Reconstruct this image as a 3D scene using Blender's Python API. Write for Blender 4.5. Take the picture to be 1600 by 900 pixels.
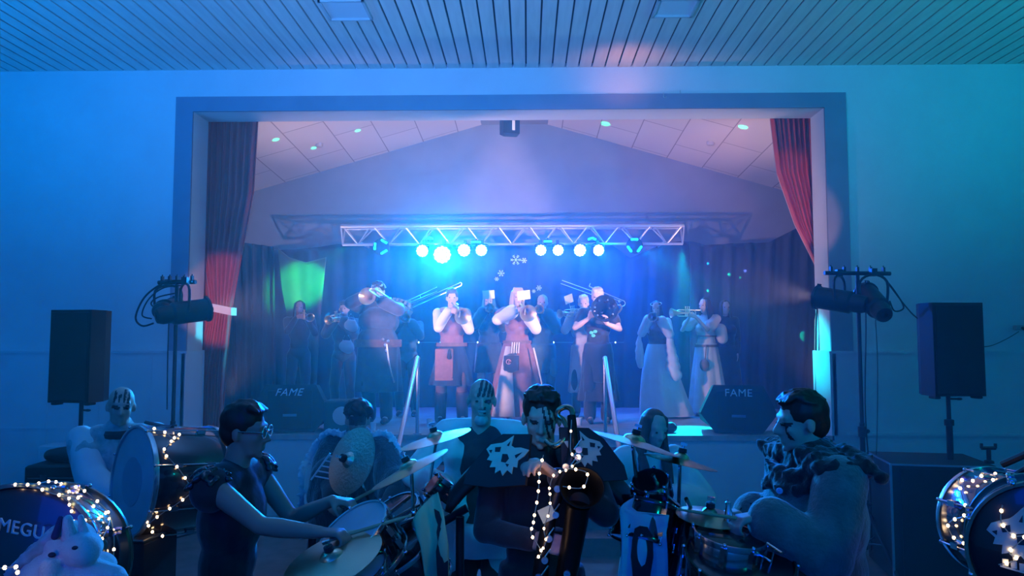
import bpy, math, random
import numpy as np
from mathutils import Vector, Matrix, Quaternion
for _o in list(bpy.data.objects): bpy.data.objects.remove(_o, do_unlink=True)
C = bpy.context; SC = C.scene; COL = SC.collection
R = math.radians; PI = math.pi; TAU = 2 * PI
V = Vector
# ------------------------------------------------------------------ camera
F = 1155.0; CAMZ = 2.1
cd = bpy.data.cameras.new('camera'); cam = bpy.data.objects.new('camera', cd); COL.objects.link(cam)
cam.location = (0, 0, CAMZ); cam.rotation_euler = (R(93.75), 0, R(1.2))
cd.sensor_width = 36; cd.lens = F / 1600 * 36; cd.clip_end = 100; cd.clip_start = .05
SC.camera = cam
CR = cam.rotation_euler.to_matrix()
def P(px, py, Y):
    """a point of the place seen at this pixel, on the plane y = Y"""
    d = CR @ V(((px - 800) / F, (450 - py) / F, -1)); return V((0, 0, CAMZ)) + d * (Y / d.y)
def PZ(px, py, z):
    d = CR @ V(((px - 800) / F, (450 - py) / F, -1)); return V((0, 0, CAMZ)) + d * ((z - CAMZ) / d.z)
# ------------------------------------------------------------------ world, exposure
w = bpy.data.worlds.new('world'); SC.world = w; w.use_nodes = True
w.node_tree.nodes['Background'].inputs[0].default_value = (.0, .05, .25, 1)
w.node_tree.nodes['Background'].inputs[1].default_value = .25
SC.view_settings.view_transform = 'Standard'; SC.view_settings.look = 'None'
SC.view_settings.exposure = 0.0; SC.view_settings.gamma = 1; SC.view_settings.use_curve_mapping = False
cy = SC.cycles
cy.use_denoising = True
try: cy.denoiser = 'OPENIMAGEDENOISE'
except Exception: pass
cy.max_bounces = 5; cy.diffuse_bounces = 2; cy.glossy_bounces = 2; cy.transmission_bounces = 4; cy.volume_bounces = 1
cy.sample_clamp_indirect = 4; cy.caustics_reflective = False; cy.caustics_refractive = False
# ------------------------------------------------------------------ lights
def aim(o, loc, tgt):
    o.location = loc; o.rotation_euler = (V(tgt) - V(loc)).to_track_quat('-Z', 'Y').to_euler()
def spot(name, loc, tgt, col, power, angle=60, blend=.4, size=.08):
    l = bpy.data.lights.new(name, 'SPOT'); l.energy = power; l.color = col
    l.spot_size = R(angle); l.spot_blend = blend; l.shadow_soft_size = size
    o = bpy.data.objects.new(name, l); COL.objects.link(o); aim(o, loc, tgt); return o
def area(name, loc, tgt, col, power, sx, sy):
    l = bpy.data.lights.new(name, 'AREA'); l.energy = power; l.color = col; l.shape = 'RECTANGLE'; l.size = sx; l.size_y = sy
    o = bpy.data.objects.new(name, l); COL.objects.link(o); aim(o, loc, tgt); return o
BLUE = (.0, .22, 1.0); AZURE = (.0, .36, 1.0); CYAN = (.0, .75, 1.0); TEAL = (.02, .55, .55); WARM = (1.0, .55, .5); PINK = (1.0, .5, .62)
# hall LED floods on walls and ceiling, and fill washes added for the front players
spot('hall_flood_left', (-7.2, 4.6, 2.6), (-6.6, 8.8, 3.9), (.0, .22, 1), 170, 125, .9, .2)
spot('hall_flood_ceiling_left', (-6.2, 3.0, 2.8), (-5.4, 5.2, 5.3), (.0, .27, 1), 1600, 104, 1, .2)
spot('hall_flood_ceiling_mid', (-1.0, 3.0, 3.2), (-.7, 5.6, 5.3), (.10, .29, .85), 1300, 112, 1, .2)
spot('hall_flood_right', (7.2, 4.6, 2.6), (6.2, 8.8, 3.6), (.0, .34, .7), 30, 125, .9, .2)
spot('hall_flood_ceiling_right', (6.4, 3.2, 2.9), (5.4, 5.4, 5.3), (.0, .5, .68), 980, 104, 1, .2)
area('hall_wash_left', (-4.5, -1.0, 4.2), (-1.2, 5, 1.5), (.0, .22, 1), 30, .6, .4)
spot('hall_wash_centre', (-.5, -1, 4.0), P(742, 730, 4.4), (.0, .42, 1), 420, 17, 1, .2)  # added narrow spot that brightens the bald player's pale robe
spot('hall_wash_centre', (2.6, -1, 3.9), P(1000, 760, 4.5), (.0, .42, .9), 90, 14, 1, .2)  # second added spot, towards the pale robe behind the right kit
area('hall_wash_right', (4.6, -1.0, 4.2), (2.0, 5, 1.5), (.0, .48, .46), 44, .6, .4)
area('hall_wash_deep_blue', (0, -2.5, 3.2), (0, 6, 1.6), (.0, .05, 1), 70, 4, 1.5)  # unseen area light added behind the camera to lift the foreground darks
# unseen spots added behind both sides of the opening to brighten the stage ceiling
spot('stage_side_lamp', (-4.0, 9.75, 1.3), (-1.6, 10.9, 6.2), (.9, .60, .66), 270, 66, .9, .1)
spot('stage_side_lamp', (3.9, 9.75, 1.3), (1.6, 10.9, 6.2), (1, .60, .58), 270, 66, .9, .1)
# warm halogen spilling on the ceiling over the opening
spot('ceiling_warm_spill', (1.15, 8.35, 4.8), (1.15, 8.62, 5.3), (1, .34, .22), 9, 125, 1, .1)
# ------------------------------------------------------------------ materials
MATS = {}
def mat(name, col, rough=.6, metal=0, var=0, scale=8, bump=0, bscale=40, emit=None, estr=1, coat=0, sheen=0, stretch=(1, 1, 1), col2=None):
    if name in MATS: return MATS[name]
    m = bpy.data.materials.new(name); m.use_nodes = True; nt = m.node_tree; b = nt.nodes['Principled BSDF']
    b.inputs['Base Color'].default_value = (*col, 1); b.inputs['Roughness'].default_value = rough; b.inputs['Metallic'].default_value = metal
    if coat: b.inputs['Coat Weight'].default_value = coat
    if sheen: b.inputs['Sheen Weight'].default_value = sheen
    tc = nt.nodes.new('ShaderNodeTexCoord'); mp = nt.nodes.new('ShaderNodeMapping'); mp.inputs['Scale'].default_value = stretch
    nt.links.new(tc.outputs['Object'], mp.inputs[0])
    if var or col2:
        n = nt.nodes.new('ShaderNodeTexNoise'); n.inputs['Scale'].default_value = scale; n.inputs['Detail'].default_value = 5
        nt.links.new(mp.outputs[0], n.inputs['Vector'])
        r = nt.nodes.new('ShaderNodeValToRGB'); c2 = col2 or tuple(max(0, c * (1 - var)) for c in col)
        r.color_ramp.elements[0].position = .35; r.color_ramp.elements[0].color = (*c2, 1)
        r.color_ramp.elements[1].position = .65; r.color_ramp.elements[1].color = (*col, 1)
        nt.links.new(n.outputs[0], r.inputs[0]); nt.links.new(r.outputs[0], b.inputs['Base Color'])
    if bump:
        n2 = nt.nodes.new('ShaderNodeTexNoise'); n2.inputs['Scale'].default_value = bscale; n2.inputs['Detail'].default_value = 4
        nt.links.new(mp.outputs[0], n2.inputs['Vector'])
        bp = nt.nodes.new('ShaderNodeBump'); bp.inputs['Strength'].default_value = bump; bp.inputs['Distance'].default_value = .01
        nt.links.new(n2.outputs[0], bp.inputs['Height']); nt.links.new(bp.outputs[0], b.inputs['Normal'])
    if emit:
        b.inputs['Emission Color'].default_value = (*emit, 1); b.inputs['Emission Strength'].default_value = estr
    MATS[name] = m; return m
# ------------------------------------------------------------------ objects
def tag(o, label=None, cat=None, group=None, kind=None):
    if label: o['label'] = label
    if cat: o['category'] = cat
    if group: o['group'] = group
    if kind: o['kind'] = kind
    return o
def empty(name, loc=(0, 0, 0), rz=0, label=None, cat=None, group=None):
    o = bpy.data.objects.new(name, None); COL.objects.link(o); o.location = loc; o.rotation_euler = (0, 0, rz)
    o.empty_display_size = .1
    return tag(o, label, cat, group)
def link(name, me, m, parent=None, smooth=True):
    o = bpy.data.objects.new(name, me); COL.objects.link(o)
    if parent is not None: o.parent = parent
    for k in (m if isinstance(m, (list, tuple)) else [m]):
        if k: me.materials.append(k)
    if smooth: me.polygons.foreach_set('use_smooth', [True] * len(me.polygons))
    return o
def copy_tree(o, parent=None):
    c = o.copy(); COL.objects.link(c); c.parent = parent
    for ch in list(o.children): copy_tree(ch, c)
    return c
def frame(d, up=(0, 0, 1)):
    """rotation whose -Y axis is d"""
    y = -V(d).normalized(); z = V(up) - y * V(up).dot(y)
    if z.length < 1e-4: z = V((1, 0, 0)) - y * y.x
    z.normalize(); x = y.cross(z)
    return Matrix((x, y, z)).transposed()
# template sphere for round cones
_S, _Rg = 14, 5
_tv = []; _th = []
for i in range(_Rg + 1):
    a = PI / 2 * i / _Rg - PI / 2
    for j in range(_S): _tv.append((math.cos(a) * math.cos(TAU * j / _S), math.cos(a) * math.sin(TAU * j / _S), math.sin(a))); _th.append(0)
for i in range(_Rg + 1):
    a = PI / 2 * i / _Rg
    for j in range(_S): _tv.append((math.cos(a) * math.cos(TAU * j / _S), math.cos(a) * math.sin(TAU * j / _S), math.sin(a))); _th.append(1)
_TV = np.array(_tv); _TH = np.array(_th)
_TF = [(i * _S + j, i * _S + (j + 1) % _S, (i + 1) * _S + (j + 1) % _S, (i + 1) * _S + j) for i in range(2 * _Rg + 1) for j in range(_S)]
class MB:
    def __init__(s): s.v = []; s.f = []; s.n = 0; s.mi = []
    def raw(s, vs, fs, mi=0):
        b = s.n; s.v.extend([tuple(q) for q in vs]); s.n += len(vs)
        for f in fs: s.f.append(tuple(i + b for i in f)); s.mi.append(mi)
        return s
    def box(s, c, d, rot=None, mi=0, taper=1, bev=0):
        hx, hy, hz = d[0] / 2, d[1] / 2, d[2] / 2; c = V(c)
        if bev:
            pts = []
            b = min(bev, hx * .9, hy * .9, hz * .9)
            prof = [(hz, b, 1), (hz - b, 0, 1), (-hz + b, 0, 0), (-hz, b, 0)]
            for z, ins, top in prof:
                x_, y_ = hx - ins, hy - ins
                bb = b * .7
                ring = [(x_, y_ - bb), (x_ - bb, y_), (-x_ + bb, y_), (-x_, y_ - bb), (-x_, -y_ + bb), (-x_ + bb, -y_), (x_ - bb, -y_), (x_, -y_ + bb)]
                pts += [V((a, e, z)) for a, e in ring]
            fs = [(k * 8 + j, k * 8 + (j + 1) % 8, (k + 1) * 8 + (j + 1) % 8, (k + 1) * 8 + j) for k in range(3) for j in range(8)]
            fs = [tuple(reversed(f)) for f in fs] + [tuple(range(8)), tuple(range(31, 23, -1))]
        else:
            pts = [V((x * hx * (taper if z > 0 else 1), y * hy * (taper if z > 0 else 1), z * hz)) for z in (-1, 1) for x, y in ((-1, -1), (1, -1), (1, 1), (-1, 1))]
            fs = [(0, 3, 2, 1), (4, 5, 6, 7), (0, 1, 5, 4), (1, 2, 6, 5), (2, 3, 7, 6), (3, 0, 4, 7)]
        if rot is not None: pts = [rot @ q for q in pts]
        return s.raw([q + c for q in pts], fs, mi)
    def cone(s, a, b, ra, rb, mi=0):
        a, b = np.array(a, float), np.array(b, float); d = b - a; L = np.linalg.norm(d)
        q = V(d).to_track_quat('Z', 'Y').to_matrix() if L > 1e-6 else Matrix.Identity(3)
        M = np.array(q); rr = np.where(_TH == 0, ra, rb)[:, None]
        pts = (_TV * rr) @ M.T + np.where(_TH[:, None] == 0, a, b)
        return s.raw(pts.tolist(), _TF, mi)
    def ell(s, c, r, rot=None, mi=0):
        r = (r, r, r) if isinstance(r, (int, float)) else r
        pts = _TV * np.array(r)
        if rot is not None: pts = pts @ np.array(rot).T
        return s.raw((pts + np.array(c, float)).tolist(), _TF, mi)
    def sweep(s, pts, rad, n=10, caps=True, closed=False, mi=0, flat=1):
        pts = [V(q) for q in pts]; m = len(pts)
        if isinstance(rad, (int, float)): rad = [rad] * m
        T = []
        for i in range(m):
            if closed: d = pts[(i + 1) % m] - pts[i - 1]
            else: d = pts[min(i + 1, m - 1)] - pts[max(i - 1, 0)]
            T.append(d.normalized() if d.length > 1e-9 else V((0, 0, 1)))
        u = T[0].orthogonal().normalized(); vs = []
        for i in range(m):
            u = (u - T[i] * u.dot(T[i]));
            u = u.normalized() if u.length > 1e-6 else T[i].orthogonal().normalized()
            w_ = T[i].cross(u)
            for j in range(n):
                a = TAU * j / n; vs.append(pts[i] + (u * math.cos(a) + w_ * math.sin(a) * flat) * rad[i])
        fs = []
        for i in range(m if closed else m - 1):
            k = (i + 1) % m
            for j in range(n): fs.append((i * n + j, i * n + (j + 1) % n, k * n + (j + 1) % n, k * n + j))
        if caps and not closed: fs += [tuple(range(n - 1, -1, -1)), tuple(range((m - 1) * n, m * n))]
        return s.raw(vs, fs, mi)
    def lathe(s, prof, c=(0, 0, 0), rot=None, n=32, mi=0):
        """prof: (radius, height) along local z"""
        vs = []; c = V(c)
        for r_, z in prof:
            for j in range(n):
                q = V((max(r_, 1e-4) * math.cos(TAU * j / n), max(r_, 1e-4) * math.sin(TAU * j / n), z))
                vs.append((rot @ q if rot is not None else q) + c)
        fs = [(i * n + j, i * n + (j + 1) % n, (i + 1) * n + (j + 1) % n, (i + 1) * n + j) for i in range(len(prof) - 1) for j in range(n)]
        return s.raw(vs, fs, mi)
    def slab(s, poly, z0, z1, rot=None, c=(0, 0, 0), mi=0):
        """polygon (x,y) extruded along local z"""
        n = len(poly); c = V(c)
        vs = [V((x, y, z0)) for x, y in poly] + [V((x, y, z1)) for x, y in poly]
        if rot is not None: vs = [rot @ q for q in vs]
        return s.raw([q + c for q in vs], [tuple(range(n - 1, -1, -1)), tuple(range(n, 2 * n))] + [(i, (i + 1) % n, n + (i + 1) % n, n + i) for i in range(n)], mi)
    def mesh(s, name):
        me = bpy.data.meshes.new(name); me.from_pydata(s.v, [], s.f)
        if any(s.mi): me.polygons.foreach_set('material_index', s.mi)
        me.validate(); me.update(); return me
    def build(s, name, m, parent=None, smooth=True, auto=True):
        me = s.mesh(name); o = link(name, me, m, parent, smooth)
        if smooth and auto:
            try: me.set_sharp_from_angle(angle=R(38))
            except Exception: pass
        return o
def remesh(mb, name, m, parent, vox, it=3, fold=None, paint=None, seed=0):
    """one continuous skin over overlapping blobs"""
    me = mb.mesh(name + '_tmp'); t = bpy.data.objects.new(name + '_tmp', me); COL.objects.link(t)
    r = t.modifiers.new('r', 'REMESH'); r.mode = 'VOXEL'; r.voxel_size = vox
    if it:
        k = t.modifiers.new('s', 'SMOOTH'); k.iterations = it; k.factor = .5
    ev = t.evaluated_get(C.evaluated_depsgraph_get()); out = bpy.data.meshes.new_from_object(ev)
    bpy.data.objects.remove(t); bpy.data.meshes.remove(me); out.name = name
    if fold:
        amp, fr, vz = fold; n = len(out.vertices); co = np.empty(n * 3); out.vertices.foreach_get('co', co); co = co.reshape(-1, 3)
        nr = np.empty(n * 3); out.vertices.foreach_get('normal', nr); nr = nr.reshape(-1, 3); rg = np.random.RandomState(seed + 5); d = np.zeros(n)
        for _ in range(5):
            a = rg.uniform(0, TAU); k_ = fr * rg.uniform(.6, 1.6)
            d += np.sin(co[:, 0] * k_ * math.cos(a) + co[:, 1] * k_ * math.sin(a) + co[:, 2] * k_ * vz * rg.uniform(-1, 1) + rg.uniform(0, 6))
        co += nr * (d / 5 * amp)[:, None]; out.vertices.foreach_set('co', co.ravel()); out.update()
    o = link(name, out, m, parent)
    if paint:
        mi = np.zeros(len(out.polygons), dtype=np.int32); cn = np.empty(len(out.polygons) * 3); out.polygons.foreach_get('center', cn); cn = cn.reshape(-1, 3)
        for i, q in enumerate(cn):
            z = paint(q)
            if z: mi[i] = z
        out.polygons.foreach_set('material_index', mi)
    return o
def arc(c, r, a0, a1, n, ux, uy):
    c = V(c); ux = V(ux); uy = V(uy)
    return [c + ux * (r * math.cos(R(a0 + (a1 - a0) * i / n))) + uy * (r * math.sin(R(a0 + (a1 - a0) * i / n))) for i in range(n + 1)]
def spline(pts, k=8):
    pts = [V(p) for p in pts]; out = []
    for i in range(len(pts) - 1):
        p0 = pts[max(i - 1, 0)]; p1 = pts[i]; p2 = pts[i + 1]; p3 = pts[min(i + 2, len(pts) - 1)]
        for j in range(k):
            t = j / k
            out.append(.5 * ((2 * p1) + (p2 - p0) * t + (2 * p0 - 5 * p1 + 4 * p2 - p3) * t * t + (3 * p1 - p0 - 3 * p2 + p3) * t ** 3))
    out.append(pts[-1]); return out
def struct(o): o['kind'] = 'structure'; return o
def text(name, s, size, m, parent, loc, rot, ext=.002, shear=0):
    cu = bpy.data.curves.new(name, 'FONT'); cu.body = s; cu.size = size; cu.extrude = ext; cu.align_x = 'CENTER'; cu.align_y = 'CENTER'; cu.shear = shear; cu.space_character = 1.08
    t = bpy.data.objects.new(name, cu); COL.objects.link(t)
    me = bpy.data.meshes.new_from_object(t.evaluated_get(C.evaluated_depsgraph_get())); bpy.data.objects.remove(t)
    o = link(name, me, m, parent, smooth=False); o.location = loc; o.rotation_euler = rot; return o
# ------------------------------------------------------------------ setting
m_wall = mat('hall_plaster', (.62, .64, .68), .85, var=.06, scale=2, bump=.35, bscale=120)
m_wains = mat('wainscot_paint', (.60, .62, .66), .7, var=.05, scale=3, bump=.1, bscale=80)
m_trim = mat('dark_trim_paint', (.18, .22, .32), .7, var=.1, scale=3)
m_board = mat('ceiling_board', (.68, .66, .62), .55, var=.12, scale=3, stretch=(6, .6, 6))
m_gap = mat('ceiling_gap', (.02, .02, .03), .9)
m_floor = mat('hall_floor_lino', (.10, .09, .09), .45, var=.4, scale=6)
m_stagefl = mat('stage_boards', (.42, .40, .40), .42, var=.35, scale=5, stretch=(1, 6, 1))
m_swall = mat('stage_wall_paint', (.33, .32, .36), .9, var=.08, scale=3, bump=.2, bscale=60)
m_step = mat('step_carpet', (.16, .07, .07), .9, var=.3, scale=12)
YW, YB = 8.85, 12.6; ZST = .95
ztop = P(800, 106, YW).z
xl = P(277, 150, YW).x; xr = P(1320, 148, YW).x; zo = P(800, 149, YW).z
il = P(303, 172, YW).x; ir = P(1287, 172, YW).x; zi = P(800, 172, YW).z
TH = .42
mb = MB()
def bx(mb, x0, x1, y0, y1, z0, z1, mi=0): return mb.box(((x0 + x1) / 2, (y0 + y1) / 2, (z0 + z1) / 2), (x1 - x0, y1 - y0, z1 - z0), mi=mi)
bx(mb, -8.5, il, YW, YW + TH, 0, ztop + .3); bx(mb, ir, 8.5, YW, YW + TH, 0, ztop + .3); bx(mb, il, ir, YW, YW + TH, zi, ztop + .3)
struct(mb.build('wall_front', m_wall, smooth=False))
mb = MB()
for a, b_, c_, d_ in ((xl, il, ZST, zo), (ir, xr, ZST, zo), (il, ir, zi, zo)): bx(mb, a, b_, YW - .03, YW, c_, d_)
struct(mb.build('trim_1', m_trim, smooth=False))
zw = P(100, 548, YW).z
mb = MB(); bx(mb, -8.5, il + .02, YW - .1, YW + .0, 0, zw); bx(mb, il - .02, il + .03, YW - .1, YW + TH, ZST, zw)
bx(mb, -8.5, il + .05, YW - .115, YW - .1, zw - .03, zw); bx(mb, -8.5, il, YW - .108, YW - .1, 1.0, 1.02)
for k in range(8): bx(mb, -8.2 + k * .62, -8.19 + k * .62, YW - .105, YW - .1, 0, zw - .03)
struct(mb.build('trim_2', m_wains, smooth=False))
mb = MB(); bx(mb, ir - .02, 8.5, YW - .1, YW + .0, 0, zw); bx(mb, ir - .05, ir + .02, YW - .1, YW + TH, ZST, zw)
bx(mb, ir - .06, 8.5, YW - .115, YW - .1, zw - .03, zw); bx(mb, ir + .1, 8.5, YW - .125, YW - .1, .95, .985)
struct(mb.build('trim_3', m_wains, smooth=False))
# hall shell
mb = MB(); bx(mb, -8.5, 8.5, -4, YW, -.1, 0); struct(mb.build('floor', m_floor, smooth=False))
for nm, x in (('wall_left', -8.5), ('wall_right', 8.5)):
    mb = MB(); bx(mb, x - .1, x + .1, -4, YW, 0, ztop + .3); struct(mb.build(nm, m_wall, smooth=False))
mb = MB(); bx(mb, -8.5, 8.5, -4.1, -4, 0, ztop + .3); struct(mb.build('wall_rear', m_wall, smooth=False))
mb = MB()
xs0 = P(781, 106, YW).x; pitch = .1602
for k in range(-54, 53):
    x = xs0 + k * pitch; bx(mb, x + .010, x + pitch - .010, -4, YW, ztop, ztop + .02)
bx(mb, -8.5, 8.5, -4, YW, ztop + .05, ztop + .12, 1)
struct(mb.build('ceiling', [m_board, m_gap], smooth=False))
# stage
mb = MB(); bx(mb, -5.6, 5.4, YW + .0, YB + .1, ZST - .06, ZST); bx(mb, il + .03, ir - .05, YW - .12, YW, ZST - .06, ZST); struct(mb.build('floor_stage', m_stagefl, smooth=False))
mb = MB(); bx(mb, il, ir, YW - .095, YW, 0, ZST - .06); struct(mb.build('wall_stage_front', m_wains, smooth=False))
# stairs up to the stage
sx0, sx1 = P(612, 700, YW - .3).x, P(966, 700, YW - .3).x
mb = MB()
for k in range(5):
    z = ZST - .16 * (k + 1); bx(mb, sx0, sx1, YW - .1 - .3 * (k + 1), YW - .1 - .3 * k, 0, z); bx(mb, sx0 - .005, sx1 + .005, YW - .115 - .3 * (k + 1), YW - .1 - .3 * k, z, z + .02)
st = mb.build('stage_steps', m_step, smooth=False); tag(st, 'dark red stage steps between the two sloping handrails', 'steps')
# stage interior walls and gabled panel ceiling
ax_ = P(804, 180, YB); el = P(400, 298, YB); sl = (ax_.z - el.z) / (ax_.x - el.x); er = P(1225, 298, YB); sr = (ax_.z - er.z) / (er.x - ax_.x)
XL, XR = -5.6, 5.4
zl = ax_.z - sl * (ax_.x - XL); zr = ax_.z - sr * (XR - ax_.x)
mb = MB(); mb.raw([(XL, YB, ZST), (XR, YB, ZST), (XR, YB, zr), (ax_.x, YB, ax_.z), (XL, YB, zl), (XL, YB + .15, ZST), (XR, YB + .15, ZST), (XR, YB + .15, zr), (ax_.x, YB + .15, ax_.z), (XL, YB + .15, zl)],
    [(0, 1, 2, 3, 4), (9, 8, 7, 6, 5), (0, 5, 6, 1), (1, 6, 7, 2), (2, 7, 8, 3), (3, 8, 9, 4), (4, 9, 5, 0)])
struct(mb.build('wall_back', m_swall, smooth=False))
for nm, x, zz in (('wall_stage_left', XL, zl), ('wall_stage_right', XR, zr)):
    mb = MB(); bx(mb, x - .1 if x < 0 else x, x if x < 0 else x + .1, YW + TH, YB, ZST, zz + .3); struct(mb.build(nm, m_swall, smooth=False))
# panel ceiling material: brick joints
mp = bpy.data.materials.new('ceiling_panels'); mp.use_nodes = True; nt = mp.node_tree; b = nt.nodes['Principled BSDF']; b.inputs['Roughness'].default_value = .8
tc = nt.nodes.new('ShaderNodeTexCoord'); mpp = nt.nodes.new('ShaderNodeMapping'); mpp.inputs['Rotation'].default_value = (0, 0, R(90))
br = nt.nodes.new('ShaderNodeTexBrick'); br.inputs['Scale'].default_value = 1; br.inputs['Brick Width'].default_value = 1.25; br.inputs['Row Height'].default_value = .6
br.inputs['Mortar Size'].default_value = .008; br.inputs['Color1'].default_value = (.74, .66, .66, 1); br.inputs['Color2'].default_value = (.70, .63, .63, 1); br.inputs['Mortar'].default_value = (.36, .30, .34, 1)
nt.links.new(tc.outputs['Object'], mpp.inputs[0]); nt.links.new(mpp.outputs[0], br.inputs[0]); nt.links.new(br.outputs[0], b.inputs['Base Color'])
RISE = .22; YF = YW + TH
for nm, x0, x1, z0, z1 in (('ceiling_stage_left', XL, ax_.x, zl, ax_.z), ('ceiling_stage_right', ax_.x, XR, ax_.z, zr)):
    mb = MB(); mb.raw([(x0, YB, z0), (x1, YB, z1), (x1, YF, z1 + RISE), (x0, YF, z0 + RISE), (x0, YB, z0 + .1), (x1, YB, z1 + .1), (x1, YF, z1 + RISE + .1), (x0, YF, z0 + RISE + .1)],
        [(0, 1, 2, 3), (7, 6, 5, 4), (0, 4, 5, 1), (1, 5, 6, 2), (2, 6, 7, 3), (3, 7, 4, 0)])
    struct(mb.build(nm, mp, smooth=False))
b0 = P(752, 195, YB); b1 = P(856, 195, YB)
mb = MB(); mb.raw([(b0.x, YF, b0.z + .1), (b1.x, YF, b0.z + .1), (b1.x, YF, ax_.z + .3), (b0.x, YF, ax_.z + .3), (b0.x, YB, b0.z), (b1.x, YB, b0.z), (b1.x, YB, ax_.z + .1), (b0.x, YB, ax_.z + .1)],
    [(0, 1, 2, 3), (7, 6, 5, 4), (0, 4, 5, 1), (1, 5, 6, 2), (3, 2, 6, 7), (3, 7, 4, 0)])
struct(mb.build('trim_4', m_swall, smooth=False))
# wall_front above the lintel also closes the stage loft
mb = MB(); bx(mb, XL, XR, YF + .0, YF + .06, zi + .03, ax_.z + .6); struct(mb.build('wall_loft', m_swall, smooth=False))
# grilles in the slatted ceiling
m_grille = mat('ceiling_panel_plastic', (.62, .7, .74), .4)
for (x0, x1, yb, lab) in ((515, 583, 32, 'pale square ceiling light panel, left of the two, switched off'), (1018, 1080, 27, 'pale square ceiling light panel, right of the two, switched off')):
    a = PZ(x0, yb, ztop - .03); c_ = PZ(x1, yb, ztop - .03); wd = c_.x - a.x
    t = empty('ceiling_light_panel', ((a.x + c_.x) / 2, a.y - wd / 2, ztop), 0, lab, 'ceiling light', 'ceiling light panels')
    mb = MB()
    for sx in (-1, 1): mb.box((sx * (wd / 2 - .012), 0, -.02), (.024, wd, .04)); mb.box((0, sx * (wd / 2 - .012), -.02), (wd, .024, .04))
    mb.build('frame', mat('panel_frame', (.45, .5, .52), .4), t, smooth=False)
    mb = MB(); mb.box((0, 0, -.012), (wd - .05, wd - .05, .012)); mb.build('diffuser', m_grille, t, smooth=False)
# hooks
for px, py, Y, lab in ((1050, 66, 8.2, 'small dark hook hanging from the slatted ceiling'), (1063, 147, 8.84, 'small pale hook at the top edge of the dark frame'), (1037, 151, 8.8, 'small dark hook left of the pale one on the frame')):
    q = P(px, py, Y); mb = MB(); top = ztop if py < 100 else q.z + .05
    mb.sweep([(q.x, q.y, top), (q.x, q.y, q.z)] + arc((q.x + .015, q.y, q.z), .015, 180, 380, 8, (1, 0, 0), (0, 0, 1)), .004, 6)
    tag(mb.build('ceiling_hook', mat('hook_metal', (.5, .5, .5), .4, 1)), lab, 'hook')
# handrails
m_rail = mat('brushed_rail', (.62, .62, .64), .35, .9)
for px, lab, bot in ((653, 'grey metal handrail on the left side of the stage steps', (614, 735)), (945, 'grey metal handrail on the right side of the stage steps', (985, 735))):
    top = P(px, 560, YW - .05); t = empty('handrail', (top.x, top.y, ZST), 0, lab, 'handrail', 'stage handrails')
    mb = MB(); mb.sweep([(0, 0, -.02), (0, 0, top.z - ZST)], .021, 12); mb.lathe([(.001, .012), (.05, .012), (.05, 0)], n=20); mb.build('post', m_rail, t)
    mb = MB(); mb.sweep([(0, .02, top.z - ZST), (0, -.03, top.z - ZST + .01), (0, -1.55, -.14)], .026, 12); mb.ell((0, .02, top.z - ZST), .026); mb.ell((0, -1.55, -.14), .026); mb.build('rail', m_rail, t)
    mb = MB(); mb.sweep([(0, -1.5, -.11), (0, -1.5, -ZST + .0)], .021, 12); mb.build('post', m_rail, t)
# ------------------------------------------------------------------ drapes and curtains
def cloth(name, top, bot, Y, m, n=90, rows=24, amp=.05, fr=14, seed=0, edge=None, thick=.012):
    """hanging cloth between two pixel polylines at depth Y; folds are real relief"""
    rg = random.Random(seed); ph = [rg.uniform(0, 6) for _ in range(4)]
    def ip(pl, t):
        L = [0]
        for a, b_ in zip(pl, pl[1:]): L.append(L[-1] + math.hypot(b_[0] - a[0], b_[1] - a[1]))
        s = t * L[-1]
        for i in range(len(pl) - 1):
            if s <= L[i + 1] or i == len(pl) - 2:
                u = (s - L[i]) / (L[i + 1] - L[i]); return (pl[i][0] + (pl[i + 1][0] - pl[i][0]) * u, pl[i][1] + (pl[i + 1][1] - pl[i][1]) * u)
    mids = edge or []
    prof = [top] + mids + [bot]; ks = len(prof) - 1
    vs = []; 
    for i in range(rows + 1):
        s = i / rows * ks; k = min(int(s), ks - 1); u = s - k
        for j in range(n + 1):
            t = j / n; a = ip(prof[k], t); b_ = ip(prof[k + 1], t); q = P(a[0] + (b_[0] - a[0]) * u, a[1] + (b_[1] - a[1]) * u, Y)
            d = amp * (math.sin(fr * t * TAU / 2 + ph[0] + .8 * math.sin(t * 9 + ph[1])) + .45 * math.sin(fr * 1.9 * t * TAU / 2 + ph[2] + i / rows * 1.3))
            vs.append((q.x, q.y + d, q.z))
    W = n + 1; fs = [(i * W + j, i * W + j + 1, (i + 1) * W + j + 1, (i + 1) * W + j) for i in range(rows) for j in range(n)]
    mb = MB(); mb.raw(vs, fs); o = mb.build(name, m, auto=False)
    so = o.modifiers.new('t', 'SOLIDIFY'); so.thickness = thick; so.offset = 0
    return o
m_black = mat('black_molton', (.030, .034, .07), .75, var=.3, scale=4, bump=.2, bscale=90, sheen=.08)
m_red = mat('red_velvet', (.50, .035, .03), .7, var=.3, scale=5, sheen=.6, stretch=(4, 4, .5))
tag(cloth('backdrop_drape', [(420, 392), (480, 388), (533, 381), (700, 384), (957, 384), (985, 403), (1012, 391), (1045, 378), (1078, 377)], [(420, 648), (1078, 648)], 12.1, m_black, 260, 30, .022, 36, 3),
    'long black cloth backdrop hanging behind the musicians below the truss', 'drape')
tag(cloth('side_drape', [(1078, 377), (1104, 383), (1150, 380), (1200, 379), (1222, 368), (1252, 353), (1310, 330)], [(1078, 648), (1300, 648)], 11.9, m_black, 110, 30, .03, 16, 5),
    'black cloth drape on the right side of the stage behind the red curtain', 'drape')
tag(cloth('side_drape', [(330, 372), (372, 378), (430, 386)], [(330, 650), (432, 650)], 11.8, m_black, 60, 24, .05, 13, 7), 'black cloth drape at the far left edge of the stage', 'drape')
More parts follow.
